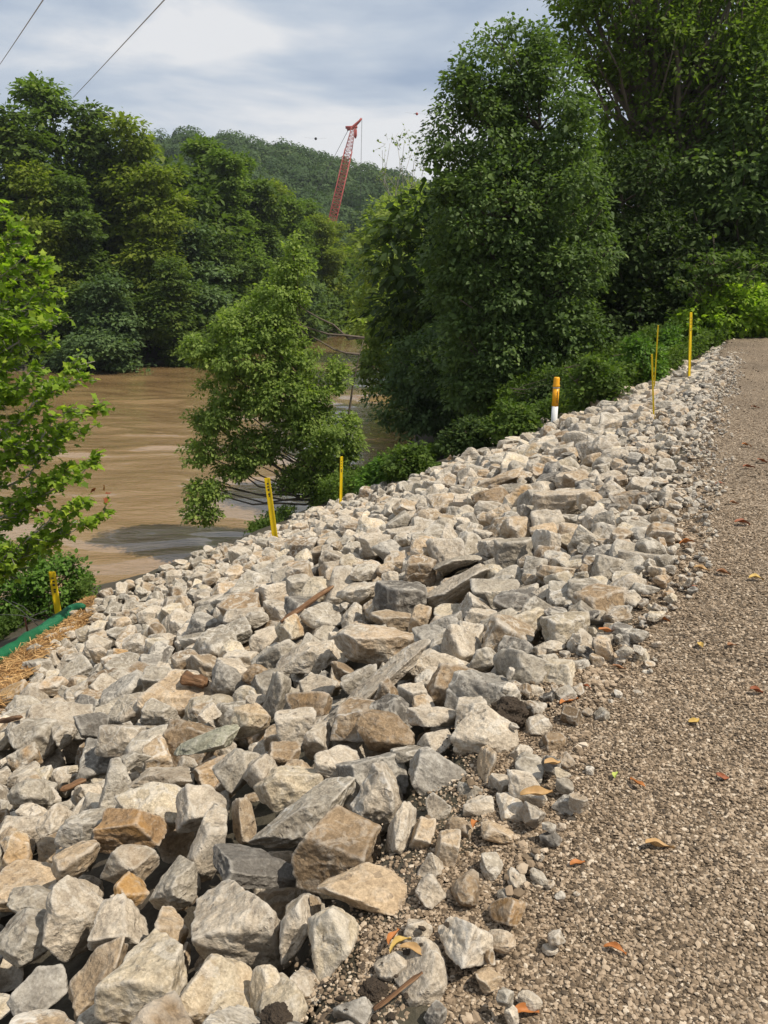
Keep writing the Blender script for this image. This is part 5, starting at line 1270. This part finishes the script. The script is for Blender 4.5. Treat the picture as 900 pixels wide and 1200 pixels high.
hr_ = (LP[:, 2]-LP[:, 2].min())/(np.ptp(LP[:, 2])); leaf_mesh('crown', leaves(LP, LA, LN, gg.uniform(.06, .13, len(LP)), MAPLE), 10, np.clip(gg.random(len(LP))*.9, 0, 1), M_LEAF['bright'], t_)
# red dying leaves
RP = np.array([at_y(*v)-b_ for v in [(123, 578, 10.3), (126, 584, 10.3), (121, 574, 10.35), (108, 590, 10.3), (40, 598, 10.2), (43, 602, 10.2), (112, 572, 10.3)]])
m_red = leaf_mat('red_leaf', (.16, .04, .02), (.26, .07, .03), (.3, .12, .05), .3, k=(1, 1, 1))
leaf_mesh('red_leaves', leaves(RP, gg.normal(size=RP.shape)-(0, 0, 1), gg.normal(size=RP.shape), np.full(len(RP), .10), MAPLE), 10, gg.random(len(RP)), m_red, t_)

# ------------------------------------------------------------------ shrubs and weeds
p = hit_ground(30, 735); b_ = np.array([p[0]-.1, p[1]+.9, gz(p[0]-.1, p[1]+.9)])
tree('shrub', b_, 'dense green shrub behind the green sock at the left edge', 'shrub',
     px_blobs(b_, [(20, 668, 46, 42, b_[1]-.1, .7), (68, 680, 34, 34, b_[1], .6), (-30, 700, 60, 50, b_[1]-.2, .8), (10, 725, 50, 28, b_[1]-.5, .5), (100, 690, 26, 10, b_[1], .25), (60, 660, 22, 16, b_[1]+.1, .35), (-60, 770, 60, 50, b_[1]-.9, .6)]), 420, .17, 42, .062, M_LEAF['bush'], BARK, .03, shape=OVAL, seed=5, stems=5, limbs=80, stray=.2)
tb = Tubes(); gg = np.random.default_rng(6)
for a_, c_ in [((0, 720), (48, 728)), ((14, 705), (40, 722)), ((2, 700), (50, 738)), ((20, 735), (55, 715))]:
    y_ = hit_ground(40, 745)[1]+.12; tb.add([at_y(*a_, y_), at_y((a_[0]+c_[0])/2, (a_[1]+c_[1])/2-3, y_-.03), at_y(*c_, y_)], [.004, .006, .007], 5)
tag(tb.build('dead_twigs', BARKP), 'bare grey twigs hanging in front of the shrub above the sock', 'twig')
p = hit_ground(880, 396); by = p[1]+.4; bx = p[0]-.2; b_ = np.array([bx, by, gz(bx, by)])
tree('vine_bush', b_, 'bright green vine-covered bush at the end of the rocks, by the path bend', 'bush',
     px_blobs(b_, [(850, 366, 36, 30, by, 1.0), (818, 380, 30, 32, by-.3, .9), (885, 364, 32, 28, by, 1.0), (860, 388, 44, 18, by-.2, .7), (930, 365, 40, 34, by+.2, 1.2), (848, 342, 20, 10, by, .5)]), 620, .24, 28, .13, M_LEAF['bright'], BARK, .04, shape=OVAL, seed=15, stems=4, limbs=50, stray=.12)
p = at_y(845, 300, 23.8); b_ = np.array([p[0], 23.8, gz(p[0], 23.8)])
tree('sumac', b_, 'thin sumac with spread fronds and one upright bright tuft, above the vine bush', 'small tree',
     px_blobs(b_, [(838, 272, 5, 10, 23.8, .12), (845, 298, 34, 5, 23.8, .7), (825, 312, 28, 5, 23.7, .6), (868, 308, 30, 6, 23.8, .6), (850, 322, 40, 7, 23.7, .8), (800, 332, 22, 5, 23.6, .5)]), 110, .16, 13, .13, M_LEAF['weed'], BARK, .03, shape=OVAL, seed=16, limbs=60, flat=.25)
def weeds(name, label, pix, n, h0, h1, ls, mat, seed, spread=.0):
    g = np.random.default_rng(seed); Pp = []
    poly = np.array([hit_ground(*q)[:2] if q[2:] == () else q for q in pix]) if len(pix[0]) == 2 and abs(pix[0][0]) > 50 else np.array(pix)
    P = g.uniform(poly.min(0), poly.max(0), (n*4, 2)); P = P[in_poly(P[:, 0], P[:, 1], poly)][:n]
    hm = (.6+.4*fbm(np.stack([P[:, 0]*.9, P[:, 1]*.9, P[:, 0]*0], 1), 3, seed)); hh = np.clip(h0+(h1-h0)*hm, .1, None)
    z = ground(P[:, 0], P[:, 1]); per = 9; n = len(P); idx = np.repeat(np.arange(n), per); u = g.random(n*per)**.7
    Q = np.stack([P[idx, 0], P[idx, 1], z[idx]+hh[idx]*u], 1)+g.normal(0, .05, (n*per, 3)); ax = g.normal(size=(n*per, 3)); nr = g.normal(0, .5, (n*per, 3))+(0, 0, 1)
    V = leaves(Q, ax, nr, ls*g.uniform(.6, 1.3, n*per), KITE); cl = np.clip(.5+.5*fbm(np.stack([P[:, 0]*1.6, P[:, 1]*1.6, P[:, 0]*0], 1), 2, seed+3), 0, 1)
    tag(leaf_mesh(name, V, 4, np.clip(.5*cl[idx]+.5*g.random(n*per), 0, 1), M_LEAF[mat], None), label, None, None, 'stuff')
SHR = [(700, 446, 30, 26, 'weed', 'mid-green brushy shrub just behind the crest, right of the white and orange marker'), (745, 425, 30, 26, 'bush', 'leafy shrub behind the crossed thin yellow posts'), (779, 408, 15, 24, 'bush', 'light leafy shrub behind the tallest yellow post'),
 (600, 492, 26, 18, 'weed', 'low shrub behind the crest, left of the white and orange marker'), (548, 508, 24, 16, 'dark', 'dark low shrub behind the crest near the short grey stake'), (445, 555, 22, 16, 'bush', 'small shrub behind the crest, right of the thin edge-on yellow post'),
 (640, 462, 28, 20, 'dark', 'dark brush behind the white and orange marker'), (480, 540, 26, 16, 'weed', 'weedy shrub between the river and the crest, left of the short grey stake')]
for k_, (px, py, rx, ry, mt, lab) in enumerate(SHR):
    q = crest_hit(px, py+ry); y_ = q[1]+1.3+.3*(k_ % 3); f_ = at_y(px, py, y_); b_ = np.array([f_[0], y_, gz(f_[0], y_)-.05])
    gq = np.random.default_rng(200+k_)
    tree('shrub', b_, lab, 'shrub', px_blobs(b_, [(px+gq.uniform(-8, 8), py+gq.uniform(-4, 6), rx*.8, ry, y_, .6), (px-rx*.6, py+ry*.5, rx*.5, ry*.7, y_, .5), (px+rx*.6, py+ry*.4, rx*.55, ry*.7, y_, .5), (px+gq.uniform(-10, 10), py-ry*.7, rx*.35, ry*.5, y_, .3)]),
         230, .17, 26, .085, M_LEAF[mt], BARK, .02, seed=300+k_, stems=4, limbs=40, stray=.3, shell=.4)
crest = [hit_ground(*q)[:2] for q in [(395, 590), (450, 568), (520, 538), (600, 512), (650, 495), (720, 468), (790, 440), (850, 408), (880, 398)]]
poly = [np.array(c_)+np.array([-.15, .40]) for c_ in crest]+[(13.5, 27), (8.5, 25.5), (5.0, 25.0), (1.6, 26.0), (-.6, 23.8), (-2.2, 21.6)]
weeds('bank_weeds', 'green weeds covering the slope beyond the rock crest', poly, 9000, .25, .75, .10, 'weed', 91)
weeds('bank_weeds', 'tall weeds and brush on the slope under the dark trees', [(3.2, 20.2), (6.2, 20.0), (8.6, 22.6), (9, 25), (6, 26), (3.0, 23.2)], 6500, .3, 1.6, .11, 'weed', 92)
lp_ = [hit_ground(*q)[:2] for q in [(102, 700), (60, 716), (0, 752), (-200, 850)]]
weeds('bank_weeds', 'low weeds on the river side of the green sock', [np.array(lp_[0])+(.1, .2), np.array(lp_[1])+(0, .25), np.array(lp_[2])+(0, .25), np.array(lp_[3])+(-.2, .2), (-11, 8.5), (-9, 13), (-6.2, 13.6), (-5.2, 12.4)], 4500, .08, .45, .08, 'weed', 93)
weeds('bank_weeds', 'sprigs of weed at the waterside below the leaning yellow post', [np.array(hit_ground(318, 612)[:2])+(-.3, .2), np.array(hit_ground(345, 602)[:2])+(0.1, .2), (-2.6, 18.2), (-3.4, 17.6)], 260, .1, .4, .09, 'weed', 94)
# ------------------------------------------------------------------ crane
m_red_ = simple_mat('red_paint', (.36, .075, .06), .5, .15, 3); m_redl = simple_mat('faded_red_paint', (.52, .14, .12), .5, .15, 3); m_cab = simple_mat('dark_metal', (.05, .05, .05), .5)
CY_ = 185.0
foot = at_y(384, 300, CY_); mid_ = at_y(408.5, 176, CY_); tip = at_y(414, 150, CY_); foot2 = at_y(372, 350, CY_)
zg = gz(foot2[0], CY_); base = np.array([foot2[0], CY_, zg])
t_ = empty('crawler_crane', base); tag(t_, 'red lattice-boom crane rising behind the river trees before the hill', 'crane')
def lattice(name, a, b_, w0, w1, mat, bays, r_, parent):
    tb = Tubes(); a = a-base; b_ = b_-base; ax = (b_-a)/np.linalg.norm(b_-a); s = np.array([ax[2], 0, -ax[0]]); s /= np.linalg.norm(s); n = np.array([0, 1.0, 0])
    cs = []
    for u in np.linspace(0, 1, bays+1):
        c_ = a+(b_-a)*u; w = w0+(w1-w0)*u; cs.append([c_+s*w/2*i_+n*w/2*j_ for i_, j_ in ((-1, -1), (1, -1), (1, 1), (-1, 1))])
    for k_ in range(4): tb.add([cs[0][k_], cs[-1][k_]], r_, 5)
    for q in range(bays):
        for k_ in range(4):
            k2 = (k_+1) % 4; tb.add([cs[q][k_], cs[q+1][k2]] if q % 2 else [cs[q][k2], cs[q+1][k_]], r_*.62, 4, False); tb.add([cs[q][k_], cs[q][k2]], r_*.6, 4, False)
    return tb.build(name, mat, parent)
ft = np.array([foot2[0], CY_, zg+2.5])
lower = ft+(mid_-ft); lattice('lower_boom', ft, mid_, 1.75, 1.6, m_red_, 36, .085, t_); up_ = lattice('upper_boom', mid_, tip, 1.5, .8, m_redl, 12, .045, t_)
tb = Tubes(); tp = tip-base
tb.add([tp+(-1.4, 0, -.3), tp+(-.2, 0, .0), tp+(1.4, 0, 1.4), tp+(1.8, 0, 1.9)], [.3, .4, .25, .22], 8); tb.add([tp+(-1.7, 0, .1), tp+(.9, 0, .2)], [.3, .3], 6); tb.build('boom_head', m_red_, t_)
tb = Tubes(); hk = at_y(416.5, 157.5, CY_)-base; tb.add([hk+(0, 0, 1.3), hk+(0, 0, .9), hk+(0, 0, -.3), hk+(0, 0, -.8)], [.12, .35, .35, .12], 8); tb.add([tp+(.7, 0, .4), hk+(0, 0, 1.3)], .03, 4); tb.build('hook_block', m_red_, t_)
tb = Tubes(); lw = at_y(421, 190, CY_)-base; tb.add([tp+(1.9, 0, 2.0), lw+(0, 0, -14)], .045, 4)
pn = np.array([-9, 0, 7.0]); tb.add([tp+(-1.0, 0, -.2), pn], .05, 4); tb.build('hoist_cable', m_cab, t_)
bm = bmesh.new(); box_bm(bm, 7.5, 3.2, 2.4, -2.5, 0, 3.0, .2); box_bm(bm, 2.0, 1.4, 2.4, 1.6, -1.9, 3.2, .15); bm_obj('machine_body', bm, m_red_, t_)
for s_ in (-1, 1):
    bm = bmesh.new(); box_bm(bm, 8, 1.1, 1.3, -1.5, s_*2.4, .8, .4); bm_obj('crawler_track', bm, m_cab, t_)
# ------------------------------------------------------------------ overhead lines
m_wire = simple_mat('aluminium_wire', (.34, .34, .35), .5, .05)
def wire(a, b_, r_, label):
    pts = curve_pts(a, b_, 24, -0.02); tb = Tubes(); tb.add(pts, r_, 6); tag(tb.build('overhead_wire', m_wire), label, 'wire', 'overhead lines crossing the sky')
# both lines come in high over the camera and run down to the far-bank trees
def line_pts(p0, p1, yfar, ynear, r_, label):
    A_ = at_y(*p1, yfar); B_ = at_y(*p0, ynear); wire(A_, B_+(B_-A_)*.25, r_, label)
line_pts((50, 0), (-6, 84), 74, 34, .024, 'grey overhead cable nearest the left edge of the sky')
line_pts((192, 0), (86, 114), 77, 34, .024, 'grey overhead cable ending at the dark far-bank tree')
# marker balls on far thin lines
for px, py, col, lab in ((488.5, 133.5, m_red_, 'tiny red aerial marker ball in the sky, near the tulip tree'), (370, 162.5, m_cab, 'tiny dark aerial marker ball in the sky, left of the crane tip')):
    c_ = at_y(px, py, 160); V, Fa = ico(2); t2 = empty('aerial_marker_ball', c_); tag(t2, lab, 'marker ball')
    mesh_obj('ball', V*np.array([.26, .26, .25]), Fa, col, t2, smooth=True)
    tb = Tubes(); tb.add([(-2.2, 0, .25), (0, 0, 0), (2.2, 0, .12)], .010, 4); tb.build('cable_clamp', m_wire, t2)
# ------------------------------------------------------------------ haze
HAZE = 0.0002
bm = bmesh.new(); box_bm(bm, 1860, 1660, 100, 0, 735, 41)
m_h = bpy.data.materials.new('haze'); m_h.use_nodes = True; th_ = m_h.node_tree; th_.nodes.clear(); oo = nd(th_, 'ShaderNodeOutputMaterial'); pv = nd(th_, 'ShaderNodeVolumePrincipled')
pv.inputs['Color'].default_value = (.86, .92, 1.0, 1); pv.inputs['Density'].default_value = HAZE; pv.inputs['Anisotropy'].default_value = 0.2; th_.links.new(pv.outputs[0], oo.inputs['Volume'])
if HAZE > 0: tag(bm_obj('haze', bm, m_h), 'thin humid air that pales the far hill', None, None, 'stuff')
